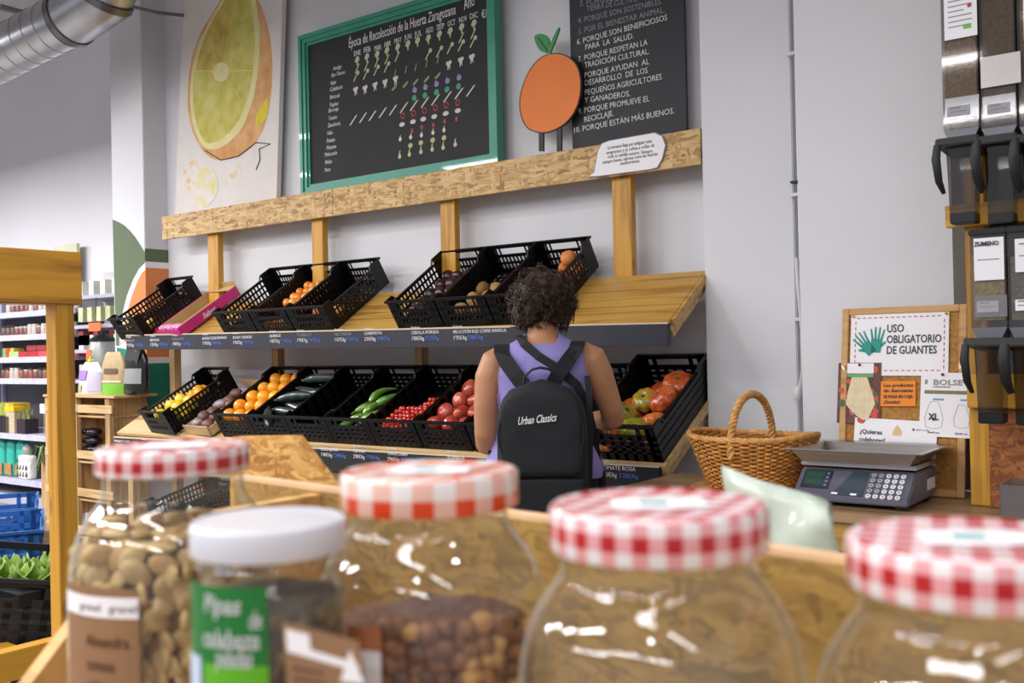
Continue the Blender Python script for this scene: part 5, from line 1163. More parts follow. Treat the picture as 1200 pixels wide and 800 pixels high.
# brown nuts low in the orange lidded jar
NUT = fruitmat('brown_nut', '5a3322', '9a6238', .55, 60, .3, 300, coat=.1); NUTL = fruitmat('pale_nut', 'a87a42', 'c89a5c', .55, 60, .3, 300)
bm = bmesh.new(); bmesh.ops.create_icosphere(bm, subdivisions=2, radius=.0062)
for v in bm.verts: v.co *= 1+.25*noise.noise(v.co*190)
NM = mesh(bm, 'nut', 'all'); NM.materials.append(NUT)
la3 = lens_angle(P3.x, P3.y); z = 1.085; i = 0
while z < 1.146:
    n = 16
    for k in range(n):
        a = la3+(-1.0+2.05*(k+.5)/n)+ra.uniform(-.05, .05); r = .0735-.0095-ra.uniform(0, .003)
        if z > 1.135 and abs(k-9) > 5: continue
        inst(NM, 'hazelnut', Matrix.Translation((P3.x+r*cos(a), P3.y+r*sin(a), z+ra.uniform(-.003, .003))) @ Matrix.Rotation(ra.uniform(0, 6), 4, 'X') @ Matrix.Rotation(ra.uniform(0, 6), 4, 'Z') @ Matrix.Scale(ra.uniform(.8, 1.2), 4), 'small reddish brown nut low in the orange lidded jar', 'nut', 'nuts in the orange lidded jar', NUTL if ra.random() < .16 else NUT)
    z += .0095
tag(heap('nut_filling', P3, .058, TZ+.008, 1.134, mat('nut_mass', '6a4430', .8, var=.4, scale=150, bump=1, bscale=150)), 'brown nuts filling the bottom of the orange lidded jar', 'nuts', None, 'stuff')
# seeds in the white lidded jar
tag(heap('seed_filling', P2, .0365, TZ+.008, 1.172, mat('seed_mass', '5b4a33', .7, var=.7, scale=260, bump=1, bscale=260)), 'dark mixed seeds filling the white lidded jar', 'seeds', None, 'stuff')
bm = bmesh.new(); bmesh.ops.create_icosphere(bm, subdivisions=1, radius=1)
for v in bm.verts: v.co = Vector((v.co.x*.0062, v.co.y*.0035, v.co.z*.0015))
SM_ = mesh(bm, 'seed', 'all'); SEED = fruitmat('pumpkin_seed', '4a3a28', '86714c', .5, 60, 0); SM_.materials.append(SEED); la2 = lens_angle(P2.x, P2.y)
for k in range(230):
    a = la2+ra.uniform(-.3, 1.75); r = .0372; inst(SM_, 'pumpkin_seed', Matrix.Translation((P2.x+r*cos(a), P2.y+r*sin(a), ra.uniform(1.02, 1.172))) @ Matrix.Rotation(a+pi/2, 4, 'Z') @ Matrix.Rotation(pi/2, 4, 'X') @ Matrix.Rotation(ra.uniform(0, 6), 4, 'Z'), 'tiny brown pumpkin seed pressed to the glass of the white lidded jar', 'seed', 'pumpkin seeds in the white lidded jar')
# labels
def px_ang(P, rb, px):   # angle of the jar side seen at column px, from the jar's own axis
    la = lens_angle(P.x, P.y); rr = Vector((P.x, P.y, 0)); D = rr.length; c_ = (px-(600+F*(rr.dot(_r0))/rr.dot(Vector((_f.x, _f.y, 0)).normalized())))/F*D*.98
    return la+math.asin(max(-.98, min(.98, c_/rb)))
la1 = lens_angle(P1.x, P1.y)
za, zb_, zc_ = at(120, 682, D=.69).z, at(120, 716, D=.69).z, .97
u0, u1 = px_ang(P1, .0745, 93), px_ang(P1, .0745, 165)
kl1 = curved(j1, P1.x, P1.y, .0745, u0, u1, 1.0, za, KRL, 'kraft_label'); curved(kl1, P1.x, P1.y, .0745, u0, u1, zb_, za-.006, WHITE, 'label_header', eps=.0010)
for s, dz, wd in (('Almendra', .02, .035), ('comuna', .036, .024), ('ecológica', .05, .022), ('origen España', .06, .03)): ctext(s, kl1, P1.x, P1.y, .0745, u0+.38, zb_-dz, .012, mat('label_ink', '5b3a26', .8), width=wd)
for k in range(2): ctext('granel', kl1, P1.x, P1.y, .0745, u0+.30+.36*k, zb_+.004, .008, mat('label_ink', '5b3a26', .8), width=.02)
GL = mat('green_label', '14702c', .5, var=.05); GL2 = mat('bright_green_label', '5aa818', .5, var=.05)
v0, v1 = px_ang(P2, .040, 226), px_ang(P2, .040, 308); zt2 = at(265, 685, D=.50).z; zm2 = at(265, 775, D=.50).z
gl2_ = curved(j2, P2.x, P2.y, .040, v0, v1, 1.0, zt2, GL, 'green_label'); curved(gl2_, P2.x, P2.y, .040, v0+(v1-v0)*.33, v1, .99, zm2, GL2, 'organic_mark', eps=.0012); curved(gl2_, P2.x, P2.y, .040, v0, v0+(v1-v0)*.28, .99, zm2+.002, mat('pale_blue_mark', 'b8c8dc', .5), 'side_mark', eps=.0012)
for s, dz, wd, of in (('Pipas', .013, .022, .45), ('de', .020, .006, 1.1), ('calabaza', .030, .032, .42), ('peladas', .039, .02, .65)): ctext(s, gl2_, P2.x, P2.y, .040, v0+of, zt2-dz, .013, WHITE, width=wd, shear=.2, bold=.0003)
# stars on the bright green mark
for k in range(10):
    t_ = k/9; a = v0+(v1-v0)*(.45+.42*t_); z = zm2-.012-.010*sin(pi*t_)+.0
    bm = bmesh.new(); c0 = Vector((P2.x+.0416*cos(a), P2.y+.0416*sin(a), z)); ell(bm, c0, (.0008, .0008, .0008), 1); obj('star_mark', bm, WHITE, gl2_)
w0, w1 = px_ang(P3, .0735, 368), px_ang(P3, .0735, 446); zt3 = at(400, 735, D=.565).z
# kraft label of the middle jar, and a second kraft tag between jars
curved(j3, P3.x, P3.y, .0735, w0, w1, 1.0, zt3+.003, mat('rust_label', 'b5714c', .8, var=.06, scale=30), 'kraft_label'); curved(j3, P3.x, P3.y, .0735, px_ang(P3, .0735, 405), w1, 1.0, zt3-.010, WHITE, 'label_panel', eps=.0012)
tg = thing('kraft_tag', 'brown kraft price tag with white header standing between white lidded and orange lidded jars', 'tag', at(370, 780, D=.49)); 
Pt = [at(330, 728, D=.492), at(420, 752, D=.478), at(436, 850, D=.478), at(340, 850, D=.492)]; nn = (Pt[1]-Pt[0]).cross(Pt[3]-Pt[0]).normalized()
obj('card', BM(prism, Pt, nn, .0006), KRL, tg)
def tq(u, v): return Pt[0].lerp(Pt[1], u).lerp(Pt[3].lerp(Pt[2], u), v)
obj('header', BM(prism, [tq(.05, .06)-nn*.0004, tq(.36, .06)-nn*.0004, tq(.36, .22)-nn*.0004, tq(.95, .27)-nn*.0004, tq(.95, .36)-nn*.0004, tq(.05, .28)-nn*.0004], nn, .0003), WHITE, tg)
obj('paper_corner', BM(prism, [tq(.70, .5)-nn*.0006, tq(.88, .12)-nn*.0006, tq(1.0, .5)-nn*.0006], nn, .0003), WHITE, tg)
for k in range(3): obj('print_line', BM(prism, [tq(.1, .42+.1*k)-nn*.0004, tq(.5, .43+.1*k)-nn*.0004, tq(.5, .46+.1*k)-nn*.0004, tq(.1, .45+.1*k)-nn*.0004], nn, .0002), mat('label_ink', '5b3a26', .8), tg)
# stickers on the lids
def sticker(t, P, pts, m, nm='sticker', lift=.0006):
    bm = bmesh.new(); prism(bm, [Vector((P.x+x, P.y+y, P.z+lift-.0012)) for x, y in pts], (0, 0, 1), .0004); obj(nm, bm, m, t)
def rotp(pts, a): return [(x*cos(a)-y*sin(a), x*sin(a)+y*cos(a)) for x, y in pts]
SQ = [(-.024, -.016), (.010, -.018), (.026, -.012), (.024, .014), (.0, .018), (-.022, .014)]; MK = [(-.010, -.004), (.004, -.006), (.006, .003), (-.008, .005)]
TM = mat('teal_mark', '5fa8a0', .5)
for t, P, a in ((j4, P4, R(40)), (j5, P5, R(30)), (j3, P3, R(30)), (j1, P1, R(40))):
    sticker(t, P, rotp(SQ, a), WHITE)
    if t != j1: sticker(t, P, rotp(MK, a), TM, 'teal_mark', .0012)
# pouch behind the right jars
PCH = mat('pale_green_foil', 'b9c4b6', .35, var=.08, scale=20, coat=.2)
pc = thing('paper_pouch', 'crumpled pale green pouch with white labels behind the red lidded jars', 'bag', at(910, 640, D=.86))
Q = [at(845, 545, D=.93), at(975, 590, D=.84)]; Q += [Vector((Q[1].x+.01, Q[1].y-.01, .924)), Vector((Q[0].x+.01, Q[0].y-.01, .924))]
ex, ey = Q[1]-Q[0], Q[3]-Q[0]; en = ex.cross(ey).normalized(); bm = bmesh.new(); nx_, ny_ = 18, 18; G = []
for sgn in (-1, 1):
    g = []
    for j in range(ny_+1):
        row = []
        for i in range(nx_+1):
            u, v = i/nx_, j/ny_; p = Q[0].lerp(Q[1], u).lerp(Q[3].lerp(Q[2], u), v); th = .028*(1-(2*u-1)**4)*(v**.7)*(1 if v < 1 else 0)+.0004
            p = p+en*(sgn*th+.010*noise.noise(p*26)+.005*noise.noise(p*60)); row.append(bm.verts.new(p))
        g.append(row)
    for j in range(ny_):
        for i in range(nx_): bm.faces.new((g[j][i], g[j][i+1], g[j+1][i+1], g[j+1][i]))
    G.append(g)
bmesh.ops.remove_doubles(bm, verts=bm.verts, dist=.0012); obj('pouch_body', bm, PCH, pc, smooth='all')
_cn = Vector((0, 0, CZ))-(Q[0]+Q[1]+Q[2]+Q[3])/4; en2 = en if en.dot(_cn) > 0 else -en
def pq(u, v, e): return Q[0].lerp(Q[1], u).lerp(Q[3].lerp(Q[2], u), v)+en2*e
for u0_, u1_, v0_, v1_, nm in ((.22, .50, .30, .80, 'white_label'), (.58, .96, .42, .85, 'white_label')): 
    obj(nm, BM(prism, [pq(u0_, v0_, .031), pq(u1_, v0_, .031), pq(u1_, v1_, .033), pq(u0_, v1_, .033)], en2, .0006), mat('milky_label', 'c9cbd2', .5, var=.08, scale=30), pc)

# ================================================================ NEAR LEFT STAND
ls = thing('pine_stall', 'stained pine stall frame with a wide top board at the left edge', 'stall', (-2.5, 1.3, 0))
p0, p1 = at(58, 400, D=2.60), at(90, 400, D=2.60)
obj('post', boxes((-2.535, -2.48, 1.335, 1.385, 0, 1.44)), PINEZ, ls, bevel=.003); obj('post', boxes((-2.545, -2.49, .30, .35, 0, 1.44)), PINEZ, ls, bevel=.003)
obj('top_board', boxes((-2.54, -2.475, .25, 1.405, 1.437, 1.575)), PINEY, ls, bevel=.003)
obj('lower_rail', boxes((-2.545, -2.50, .25, 1.34, .50, .575)), PINEY, ls, bevel=.002)
obj('lower_rail', boxes((-3.4, -2.50, 1.34, 1.38, .44, .50)), PINE, ls)
for k in range(5): obj('slat', boxes((-3.4, -2.55, .35+.2*k, .50+.2*k, .42, .44)), PLY, ls)
for y in (.30, 1.335): obj('post', boxes((-3.4, -3.35, y, y+.05, 0, 1.44)), PINEZ, ls)
for i, (y, z, lb) in enumerate(((.98, .47, 'black crate tilted low in the pine stall, nearer one'), (1.30, .455, 'black crate behind the near tilted one in the pine stall'))):
    pass
def stallM(px, D, z, tilt=0, k=1.3, yaw=62):
    P = at(px, 700, D=D); return Matrix.Translation((P.x, P.y, z)) @ Matrix.Rotation(R(yaw), 4, 'Z') @ Matrix.Rotation(R(tilt), 4, 'Y') @ Matrix.Scale(k, 4)
crate(stallM(-88, 2.74, .515, 10), 'upper black crate low in the pine stall under the lettuces', 'crates in the pine stall', DBLK, dense=True)
crate(stallM(-88, 2.72, .31, 4), 'lower black crate in the pine stall behind the bottom rail', 'crates in the pine stall', DBLK, dense=True)
BLU = mat('blue_plastic', '2a62a8', .4, var=.15, scale=10)
crate(stallM(-75, 3.42, .515, 0, 1.15), 'blue plastic crate right behind the lettuces', 'blue crates', BLU, dense=True)
crate(stallM(-62, 4.05, .50, 0, 1.15), 'blue plastic crate furthest from the pine post', 'blue crates', BLU, dense=True)
PSt = stallM(-80, 3.35, .45, 0, 1)
o = obj('crate_stand', boxes((-.02, .40, 0, 1.3, 0, .045)), PLY, None); o.matrix_world = PSt; tag(o, 'low wooden platform under the blue crates', 'platform')
LET = mat('lettuce', '7fa046', .6, var=.35, scale=30)
def lettuce(M, lb):
    t = thing('lettuce', lb, 'lettuce', M=M, group='lettuces in the blue crate')
    for k in range(13):
        a = k*2.4; tl = .25+.06*k; L = .085-.002*k; bm = bmesh.new(); n = 6; rows = []
        for j in range(n+1):
            v = j/n; w2 = .05*sin(pi*min(.97, .12+v*.8)); rows.append([bm.verts.new(Vector((L*v*cos(tl*v*1.2)+.008, w2*u, L*v*sin(.35+tl*v)+.012*cos(9*u+k)*v+.004*sin(14*v)))) for u in (-1, -.5, 0, .5, 1)])
        for r0, r1 in zip(rows, rows[1:]):
            for q in range(4): bm.faces.new((r0[q], r0[q+1], r1[q+1], r1[q]))
        bm.transform(Matrix.Rotation(a, 4, 'Z')); o = obj('leaf', bm, LET, t, world=False, smooth='all'); s = o.modifiers.new('t', 'SOLIDIFY'); s.thickness = .0015
PL = at(46, 680, D=2.95)
for k, (dx, dy, lb) in enumerate(((0, 0, 'light green lettuce nearest the pine post'), (-.11, -.03, 'light green lettuce left of the one by the post'), (-.04, .10, 'light green lettuce at the back of the blue crate'))): lettuce(Matrix.Translation((PL.x+dx, PL.y+dy, PL.z-.01)), lb)
tag(obj('lettuce_box', boxes((PL.x-.25, PL.x+.08, PL.y-.10, PL.y+.2, PL.z-.05, PL.z-.012)), DBLK), 'shallow dark tray under the lettuces', 'tray')

# ================================================================ BAGS ON THE WOODEN CRATE STAND
cs = thing('crate_shelf', 'stand of upended wooden crates topped with a plywood sheet left of the produce', 'shelf', (-6.0, 3.55, 0))
obj('top_sheet', boxes((-6.47, -5.62, 3.38, 3.685, 1.045, 1.06)), PLY, cs, bevel=.002)
for x in (-6.44, -6.10, -5.72):
    obj('side_board', boxes((x, x+.012, 3.40, 3.66, .30, 1.04)), PLYZ, cs); obj('corner_post', boxes((x-.02, x+.03, 3.39, 3.42, .05, 1.04)), PLYZ, cs)
for z in (.95, .66, .42, .18):
    obj('slat', boxes((-6.46, -5.66, 3.385, 3.395, z, z+.05)), PLY, cs); obj('shelf_board', boxes((-6.44, -5.7, 3.40, 3.66, z-.03, z-.018)), PLY, cs)
for k in range(6): obj('back_slat', boxes((-6.43+.125*k, -6.33+.125*k, 3.655, 3.665, .05, 1.0)), PLYZ, cs)
for x, z in ((-6.30, .975), (-6.13, .975), (-6.24, .205), (-6.30, .44)): tag(obj('price_card', boxes((x, x+.075, 3.378, 3.384, z-.02, z+.03)), WHITE), 'small white price card clipped on the wooden crate stand', 'card', 'price cards on the crate stand')
for k in range(9):
    z = .68+.055*(k//3)-.0; x = -6.25+.12*(k % 3)
    bm = bmesh.new(); ell(bm, (x, 3.47, z+.03-.0), (.065, .05, .03), 2); 
    for v in bm.verts: v.co += Vector((0, 0, .008*noise.noise(v.co*40)))
    tag(obj('dark_packet', bm, mat('dark_packet', '1d1620', .25, var=.5, scale=30), smooth=True), 'shiny dark packet stacked inside the wooden crate stand', 'packet', 'dark packets in the crate stand')
def pouch(name, px, pyt, pyb, wpx, Y, mats, label, tilt=0, top=None):
    B0 = at(px, pyb, Y=Y); T0 = at(px, pyt, Y=Y); wd = abs(at(px+wpx/2, pyb, Y=Y).x-at(px-wpx/2, pyb, Y=Y).x)/2; h = T0.z-B0.z
    t = thing(name, label, 'bag', (B0.x, Y, B0.z)); bm = bmesh.new(); rs = []
    for j in range(13):
        v = j/12; k = 1 if v < .7 else 1-.45*(v-.7)/.3; dp = .045*(1-v**2.2)+.003
        rs.append([bm.verts.new(Vector((B0.x+tilt*v+wd*k*cos(a)*1.0, Y+dp*sin(a), B0.z+h*v))+Vector((1, 1, 0))*.006*noise.noise(Vector((cos(a)*3, sin(a)*3, v*6+px)))) for a in [2*pi*i/20 for i in range(20)]])
    for a, b in zip(rs, rs[1:]):
        for k in range(20):
            f = bm.faces.new((a[k], a[(k+1) % 20], b[(k+1) % 20], b[k]))
    bm.faces.new(rs[0][::-1]); bm.faces.new(rs[-1]); obj('pouch_body', bm, mats[0], t, smooth='all')
    for (u0, u1, v0, v1, m) in mats[1:]:
        bm = bmesh.new(); rr = []
        for j in range(5):
            v = v0+(v1-v0)*j/4; k = 1 if v < .7 else 1-.45*(v-.7)/.3; dp = .045*(1-v**2.2)+.003
            rr.append([bm.verts.new((B0.x+tilt*v+(wd*k+.003)*cos(a), Y+(dp+.006)*sin(a), B0.z+h*v)) for a in [pi+pi*(u0+(u1-u0)*i/6) for i in range(7)]])
        for a, b in zip(rr, rr[1:]):
            for k in range(6): bm.faces.new((a[k], a[k+1], b[k+1], b[k]))
        obj('printed_panel', bm, m, t, smooth='all')
    return t, B0, h
LIL = mat('purple_print', '8a68b0', .6); GRN = mat('fresh_green', '6fae2e', .5, var=.1); KRB = mat('kraft_bag', 'a98f62', .6, var=.15, scale=20); BKB = mat('glossy_black_bag', '121212', .2, var=.3)
t, B0, h = pouch('white_pouch', 108, 424, 462, 27, 3.5, [mat('white_pouch', 'd6d2d8', .5, var=.05), (.1, .5, .45, .75, LIL), (.12, .4, .08, .3, mat('olive_print', 'a6a060', .6)), (.55, .9, .1, .7, mat('lilac_print', 'b9b0c8', .6))], 'white refill pouch with purple print on the crate stand')
obj('cap', BM(tube, [(B0.x-.005, 3.5, B0.z+h), (B0.x-.005, 3.5, B0.z+h+.035)], [.012, .009], 10), mat('lime_cap', 'a8cc3a', .4), t, smooth=True); obj('tie', BM(tube, [(B0.x-.03, 3.5, B0.z+h+.01), (B0.x+.03, 3.5, B0.z+h+.012)], [.008, .004], 6), mat('lime_cap', 'a8cc3a', .4), t)
pouch('kraft_pouch', 136, 412, 463, 28, 3.52, [KRB, (.0, 1, .02, .28, GRN), (.35, .7, .5, .62, mat('dark_print', '5a4530', .7)), (.1, .8, .3, .34, mat('cream_print', 'd8cda8', .7))], 'kraft pouch with a green base panel on the crate stand', -.02)
t, B0, h = pouch('black_pouch', 160, 402, 461, 26, 3.53, [BKB, (.3, .8, .2, .5, mat('silver_print', '8a8a8a', .4))], 'glossy black pouch with a folded top at the stand end', .0)
obj('folded_top', BM(prism, [at(146, 420, Y=3.50), at(158, 397, Y=3.50), at(166, 403, Y=3.50), at(160, 428, Y=3.50)], (0, 1, 0), .03), mat('dark_fold', '33343a', .5), t)
# grinder behind the bags
P = at(122, 462, Y=4.15); gr = thing('grinder', 'grey cylindrical grinder with black lid and orange label behind the bags', 'grinder', (P.x, 4.15, 0))
zt = at(122, 400, Y=4.15).z
obj('drum', BM(lathe, [(.085, 1.0), (.115, 1.08), (.12, zt-.08), (.09, zt)], 28, (P.x, 4.15, 0), cap0=True, cap1=True), mat('grinder_grey', '8d8f8c', .35, .4), gr, smooth=True)
obj('lid', BM(lathe, [(.095, zt), (.095, zt+.02), (.05, zt+.05), (.02, zt+.06), (.02, zt+.09)], 24, (P.x, 4.15, 0), cap1=True), BLK, gr, smooth=True)
obj('orange_label', BM(lathe, [(.1205, zt-.17), (.1205, zt-.06)], 10, (P.x, 4.15, 0), a0=R(230), a1=R(285)), mat('orange_sticker', 'd8652c', .6), gr)
obj('pedestal', boxes((P.x-.12, P.x+.12, 4.05, 4.25, 0, 1.0)), MGREY, gr)
# white end unit further back
eu = thing('end_unit', 'white metal end unit with translucent panels behind the grinder', 'shelf unit', (-7.6, 4.45, 0))
x0, x1 = at(84, 400, Y=4.5).x, at(147, 400, Y=4.5).x
obj('back_panel', boxes((x0, x1, 4.80, 4.82, 0, at(100, 322, Y=4.8).z)), mat('pale_panel', 'b9b9bb', .6), eu)
for py in (345, 380, 409, 445, 470):
    z = at(110, py, Y=4.5).z; obj('shelf', boxes((x0, x1, 4.5, 4.8, z-.03, z)), MGREY, eu)
for py, c_, k in ((372, 'b9bb95', 5), (400, '7c2b2a', 3), (405, 'cfc9c2', 4), (440, 'a9a4a0', 3), (342, 'd9d6cc', 4)):
    z = at(110, py+4 if py not in (342,) else 345, Y=4.5).z
    for i in range(k):
        xx = x0+.06+i*(x1-x0-.12)/k
        tag(obj('packet', boxes((xx, xx+.07, 4.53, 4.63, z, z+.12)), mat('pk_'+c_, c_, .6, var=.2)), 'small packet standing on the white end unit behind the grinder', 'packet', 'packets on the end unit')
P = at(112, 385, Y=4.45); pf_ = tag(obj('price_flag', boxes((P.x-.09, P.x+.09, 4.44, 4.448, P.z-.02, P.z+.05)), mat('orange_sticker', 'd8652c', .6)), 'orange price flag hanging above the grinder', 'flag')
tag(obj('green_bar_panel', boxes((at(64, 300, Y=4.9).x, at(90, 300, Y=4.9).x, 4.9, 4.93, at(75, 330, Y=4.9).z, at(75, 287, Y=4.9).z)), mat('pale_green_panel', 'c9ccb0', .6)), 'pale green upright panel on the wall above the end unit', 'panel')

# ================================================================ METAL SHELVING AT THE BACK LEFT
SX0, SX1 = -11.6, -8.15
gs = thing('gondola_shelving', 'long white metal shop shelving full of jars and packets at the back left', 'shelf unit', (-9, 4.5, 0))
obj('back_panel', boxes((SX0, SX1, 4.93, 4.95, 0, 1.95)), mat('shelf_back', '55555b', .7), gs)
for x in (SX0, -10.2, -8.9, SX1): obj('upright', boxes((x, x+.04, 4.90, 4.95, 0, 1.97)), MGREY, gs)
def shelf_y(py, Yf, x=0): return at(x, py, Y=Yf).z
LV = [(366, 4.55), (393, 4.5), (419, 4.5), (444, 4.5), (509, 4.35), (562, 4.35)]
ZL = []
for py, yf in LV:
    z = at(20, py, Y=yf).z; ZL.append(z)
    obj('shelf', boxes((SX0, SX1, yf+.012, 4.92, z-.03, z)), MGREY, gs); obj('price_channel', boxes((SX0, SX1, yf, yf+.012, z-.045, z+.006)), mat('price_channel', 'b4b2cc', .5, var=.12, scale=25), gs)
obj('plinth', boxes((SX0, SX1, 4.4, 4.92, 0, .09)), MGREY, gs)
rs = random.Random(21)
def jar_small(r, h, glass, lid):
    bm = bmesh.new(); lathe(bm, [(r, 0), (r, h*.72), (r*.85, h*.8)], 12, cap0=True, cap1=True); a = mesh(bm, 'jar_body', True); a.materials.append(glass)
    bm = bmesh.new(); lathe(bm, [(r*.9, h*.8), (r*.9, h)], 12, cap0=True, cap1=True); b = mesh(bm, 'jar_lid', True); b.materials.append(lid); return a, b
MM = lambda c, r=.4: mat('goods_'+c, c, r, var=.12, scale=30)
JT = [jar_small(.036, .10, MM('a59c90'), MM('b8b4ae')), jar_small(.036, .10, MM('4a2f22'), MM('1a1a1a')), jar_small(.034, .085, MM('6a2a26'), MM('a8a5a0')), jar_small(.036, .10, MM('7c4030'), MM('3a1c16')), jar_small(.03, .12, MM('b59a62'), MM('c9c9c9'))]
def row_jars(zi, y, xs, step, types, label, grp):
    x = xs[0]
    while x < xs[1]:
        a, b = rs.choice([JT[k] for k in types]); t = thing('food_jar', label, 'jar', (x, y, ZL[zi]), grp)
        for nm, me in (('jar_body', a), ('jar_lid', b)):
            o = bpy.data.objects.new(nm, me); COL.objects.link(o); o.parent = t
        x += step
BX = {}
def box_item(w_, d, h, c):
    k = (w_, d, h, c)
    if k not in BX:
        me = mesh(boxes((0, w_, 0, d, 0, h)), 'carton', bevel=.002); me.materials.append(MM(c)); BX[k] = me
    return BX[k]
def row_box(zi, y, xs, w_, d, h, cols, label, grp, name='carton', cat='box', gap=.004, z=0):
    x = xs[0]
    while x < xs[1]:
        inst(box_item(w_, d, h, rs.choice(cols)), name, Matrix.Translation((x, y, ZL[zi]+z)), label, cat, grp); x += w_+gap
XA, XB = -9.45, SX1-.08
row_jars(0, 4.64, (XA, XB), .085, [0, 2], 'small white lidded jar on the top shelf of the back shelving', 'jars on the top back shelf')
row_jars(1, 4.59, (XA, -9.22), .085, [1], 'black lidded jar on the second shelf of the back shelving', 'dark jars on the second back shelf')
row_jars(1, 4.59, (-9.20, XB), .08, [0, 0, 0, 2], 'cream jar on the second shelf of the back shelving', 'cream jars on the second back shelf')
row_box(2, 4.56, (XA, -9.30), .07, .1, .09, ['c0392b', '7a9a4a', 'c8a24a'], 'small coloured packet at the left of the third back shelf', 'small packets on the third back shelf')
row_box(2, 4.54, (-9.28, XB), .17, .12, .055, ['b8343c', 'c24a4a', '9dbd7a', 'a82a34'], 'flat red or green carton on the third back shelf', 'cartons on the third back shelf')
row_box(2, 4.56, (-9.0, -8.6), .17, .12, .05, ['8c2f2f', 'd8c37a', '7c2430'], 'flat carton stacked on another on the third back shelf', 'stacked cartons on the third back shelf', z=.058)
row_jars(3, 4.58, (XA, XB), .085, [0, 1, 3, 2, 3], 'small jam jar on the fourth shelf of the back shelving', 'jam jars on the fourth back shelf')
row_box(4, 4.46, (XA, -9.10), .045, .16, .26, ['c9a52a', 'b98f1c', 'd6bb4e', '8f9a3a'], 'tall thin yellow packet on the fifth back shelf', 'yellow packets on the fifth back shelf', 'packet', 'packet')
row_box(4, 4.40, (-9.30, -9.12), .14, .12, .15, ['1c1a20'], 'black carton in front of yellow packets on the fifth shelf', 'black carton on the fifth shelf')
inst(box_item(.16, .12, .19, 'b4a487'), 'carton', Matrix.Translation((-9.08, 4.40, ZL[4])), 'beige carton with an orange print below the yellow tub', 'box')
tag(obj('yellow_tub', boxes((-9.09, -8.93, 4.40, 4.50, ZL[4]+.195, ZL[4]+.235)), MM('e0b51e')), 'bright yellow tub on top of the beige carton', 'tub')
inst(box_item(.15, .12, .13, '2c1c26'), 'carton', Matrix.Translation((-8.88, 4.40, ZL[4])), 'dark purple planter box on the fifth back shelf', 'box')
bm = bmesh.new()
for k in range(26): p = Vector((-8.88+rs.uniform(0, .15), 4.46+rs.uniform(-.04, .04), ZL[4]+.13)); tube(bm, [p, p+Vector((rs.uniform(-.03, .03), rs.uniform(-.03, .03), rs.uniform(.04, .11)))], [.012, .002], 4)
tag(obj('dried_herbs', bm, MM('6d7040', .8)), 'tuft of dried herbs in the dark planter box', 'herbs')
P = at(51, 480, Y=4.33); pcd_ = tag(obj('price_card', boxes((P.x-.05, P.x+.05, 4.325, 4.33, P.z-.03, P.z+.05)), WHITE), 'white price card standing above the dark planter box', 'card')
LF = MM('5c8a3a', .6)
pl = thing('spider_plant', 'striped green potted plant hanging by the shelving beside the pine post', 'plant', at(57, 530, Y=4.25)); PP = at(57, 528, Y=4.25)
for k in range(14):
    a = rs.uniform(0, 6.28); L = rs.uniform(.08, .2); bm = bmesh.new(); pts = [PP+Vector((cos(a)*L*t, sin(a)*L*t, rs.uniform(.1, .3)*t-.35*t*t)) for t in (0, .3, .6, 1)]; tube(bm, pts, [(.012, .002), (.016, .002), (.012, .002), (.002, .001)], 6); obj('leaf', bm, LF if k % 3 else MM('b9d08a'), pl)
obj('pot', BM(lathe, [(.05, -.1), (.07, 0)], 16, PP, cap0=True, cap1=True), MM('6a5a40'), pl)
row_box(5, 4.44, (-9.42, -9.30), .1, .12, .22, ['c9b9a8'], 'pale packet at the left of the lowest back shelf', 'pale packet on the lowest shelf', 'packet', 'packet')
for x in (-9.25, -9.08, -8.90): 
    t = thing('teal_bag', 'upright teal and brown bag on the lowest back shelf', 'bag', (x, 4.45, ZL[5]), 'teal bags on the lowest shelf')
    obj('bag_body', BM(softbox, (x, 4.47, 0), .065, .05, ZL[5], ZL[5]+.34, .8), MM('2fa394'), t, smooth='all'); obj('lower_panel', boxes((x-.055, x+.055, 4.413, 4.42, ZL[5]+.02, ZL[5]+.12)), MM('a87a4a'), t)
t = thing('flower_print_bag', 'white bag printed with purple and green sprigs on the lowest shelf', 'bag', (-8.78, 4.42, ZL[5])); obj('bag_body', BM(softbox, (-8.76, 4.43, 0), .105, .05, ZL[5], ZL[5]+.22, .85), MM('dedad8'), t, smooth='all')
for k in range(9): obj('sprig_print', BM(tube, [(-8.84+.05*(k % 4), 4.378, ZL[5]+.03+.06*(k//4)), (-8.83+.05*(k % 4), 4.378, ZL[5]+.07+.06*(k//4))], [.010, .003], 6), MM('5b2f58' if k % 2 else '2f6a4a'), t)
obj('gathered_top', BM(ell, (-8.76, 4.43, ZL[5]+.25), (.06, .04, .06), 2), MM('8d9088'), t, smooth=True)
tag(obj('grey_film_roll', BM(tube, [(-9.3, 4.5, .055), (-8.2, 4.5, .055)], .05, 12), MM('6f6b64')), 'rolled grey film on the floor under the shelving', 'roll')
tag(obj('wood_end_board', boxes((at(54, 560, Y=4.26).x, at(63, 560, Y=4.26).x, 4.22, 4.30, .0, .50)), PLYZ), 'upright wooden board against the shelving front', 'board')
for nm in ('display_table',):
    pass
for o in list(COL.objects):
    pass
obj('card_stick', BM(tube, [(at(51, 480, Y=4.33).x, 4.335, ZL[4]), (at(51, 480, Y=4.33).x, 4.335, at(51, 480, Y=4.33).z)], .003, 5), PLY, pcd_)
# small supports: wire for the price flag, stick for the shelf card
P = at(112, 385, Y=4.45); zf = at(112, 345, Y=4.5).z-.03
obj('wire', BM(tube, [(P.x, 4.46, zf), (P.x, 4.452, P.z+.04)], .003, 5), BLK, bpy.data.objects['price_flag'])
bpy.data.objects['price_flag'].location.z += 0
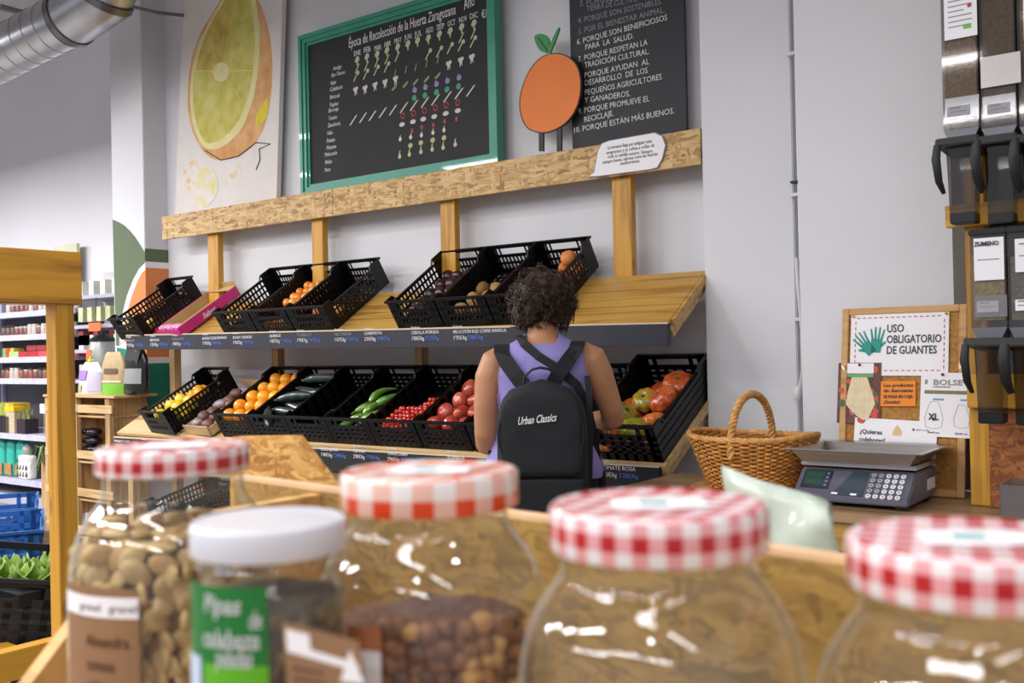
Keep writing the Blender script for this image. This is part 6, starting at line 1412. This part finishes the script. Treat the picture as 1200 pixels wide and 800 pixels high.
# labels made single where the place tells the things apart
def relabel(prefix, group, fn):
    L = [o for o in COL.objects if o.get('group') == group]
    for i, o in enumerate(L): o['label'] = fn(i, len(L))
ORD = ['first', 'second', 'third', 'fourth', 'fifth', 'sixth', 'seventh', 'eighth', 'ninth', 'tenth', 'eleventh', 'twelfth', 'thirteenth', 'fourteenth', 'fifteenth', 'sixteenth', 'seventeenth', 'eighteenth', 'nineteenth', 'twentieth']
for g, nm in (('jars on the top back shelf', 'small pale jar, %s from the left on the top shelf of the back shelving'), ('jam jars on the fourth back shelf', 'small jam jar, %s from the left on the fourth shelf of the back shelving'), ('cream jars on the second back shelf', 'cream jar, %s from the left among the cream jars on the second back shelf'),
              ('cartons on the third back shelf', 'flat carton, %s from the left along the third back shelf'), ('dark jars on the second back shelf', 'black lidded jar, %s from the left on the second back shelf'), ('yellow packets on the fifth back shelf', 'thin yellow packet, %s from the left on the fifth back shelf'),
              ('teal bags on the lowest shelf', 'teal and brown bag, %s from the left on the lowest back shelf'), ('dark packets in the crate stand', 'shiny dark packet in the wooden crate stand, %s from the lower left'), ('packets on the end unit', 'small packet on the white end unit, %s counting along its shelves'), ('netted bags in the wooden box', 'netted garlic bag in the wooden box, %s counting from the front left')):
    relabel('', g, lambda i, n: nm % ORD[min(i, 19)])
for g, noun in (('oranges in the crate', 'bright orange in the crate beside the courgettes'), ('large red tomatoes', 'large pinkish red tomato left of the shopper'), ('lemons in the crate', 'yellow lemon in its lower shelf crate'), ('red onions in the crate', 'dark red onion in the top shelf crate'), ('apricots in the crate', 'small orange apricot in the top shelf crate'), ('peaches in the right top crate', 'peach in the rightmost top crate'), ('brown fruit in the crate', 'brown fruit behind the curly hair')):
    L = [o for o in COL.objects if o.get('group') == g]; zs = sorted(L, key=lambda o: o.matrix_world.translation.y)
    for k, o in enumerate(zs):
        r = ['front', 'second', 'third', 'fourth', 'fifth', 'back'][min(5, int(6*k/len(zs)))]
        same = [q for j, q in enumerate(zs) if ['front', 'second', 'third', 'fourth', 'fifth', 'back'][min(5, int(6*j/len(zs)))] == r]
        same.sort(key=lambda q: q.matrix_world.translation.x)
        o['label'] = '%s, %s row, %s from the left' % (noun, r, ORD[min(19, same.index(o))])
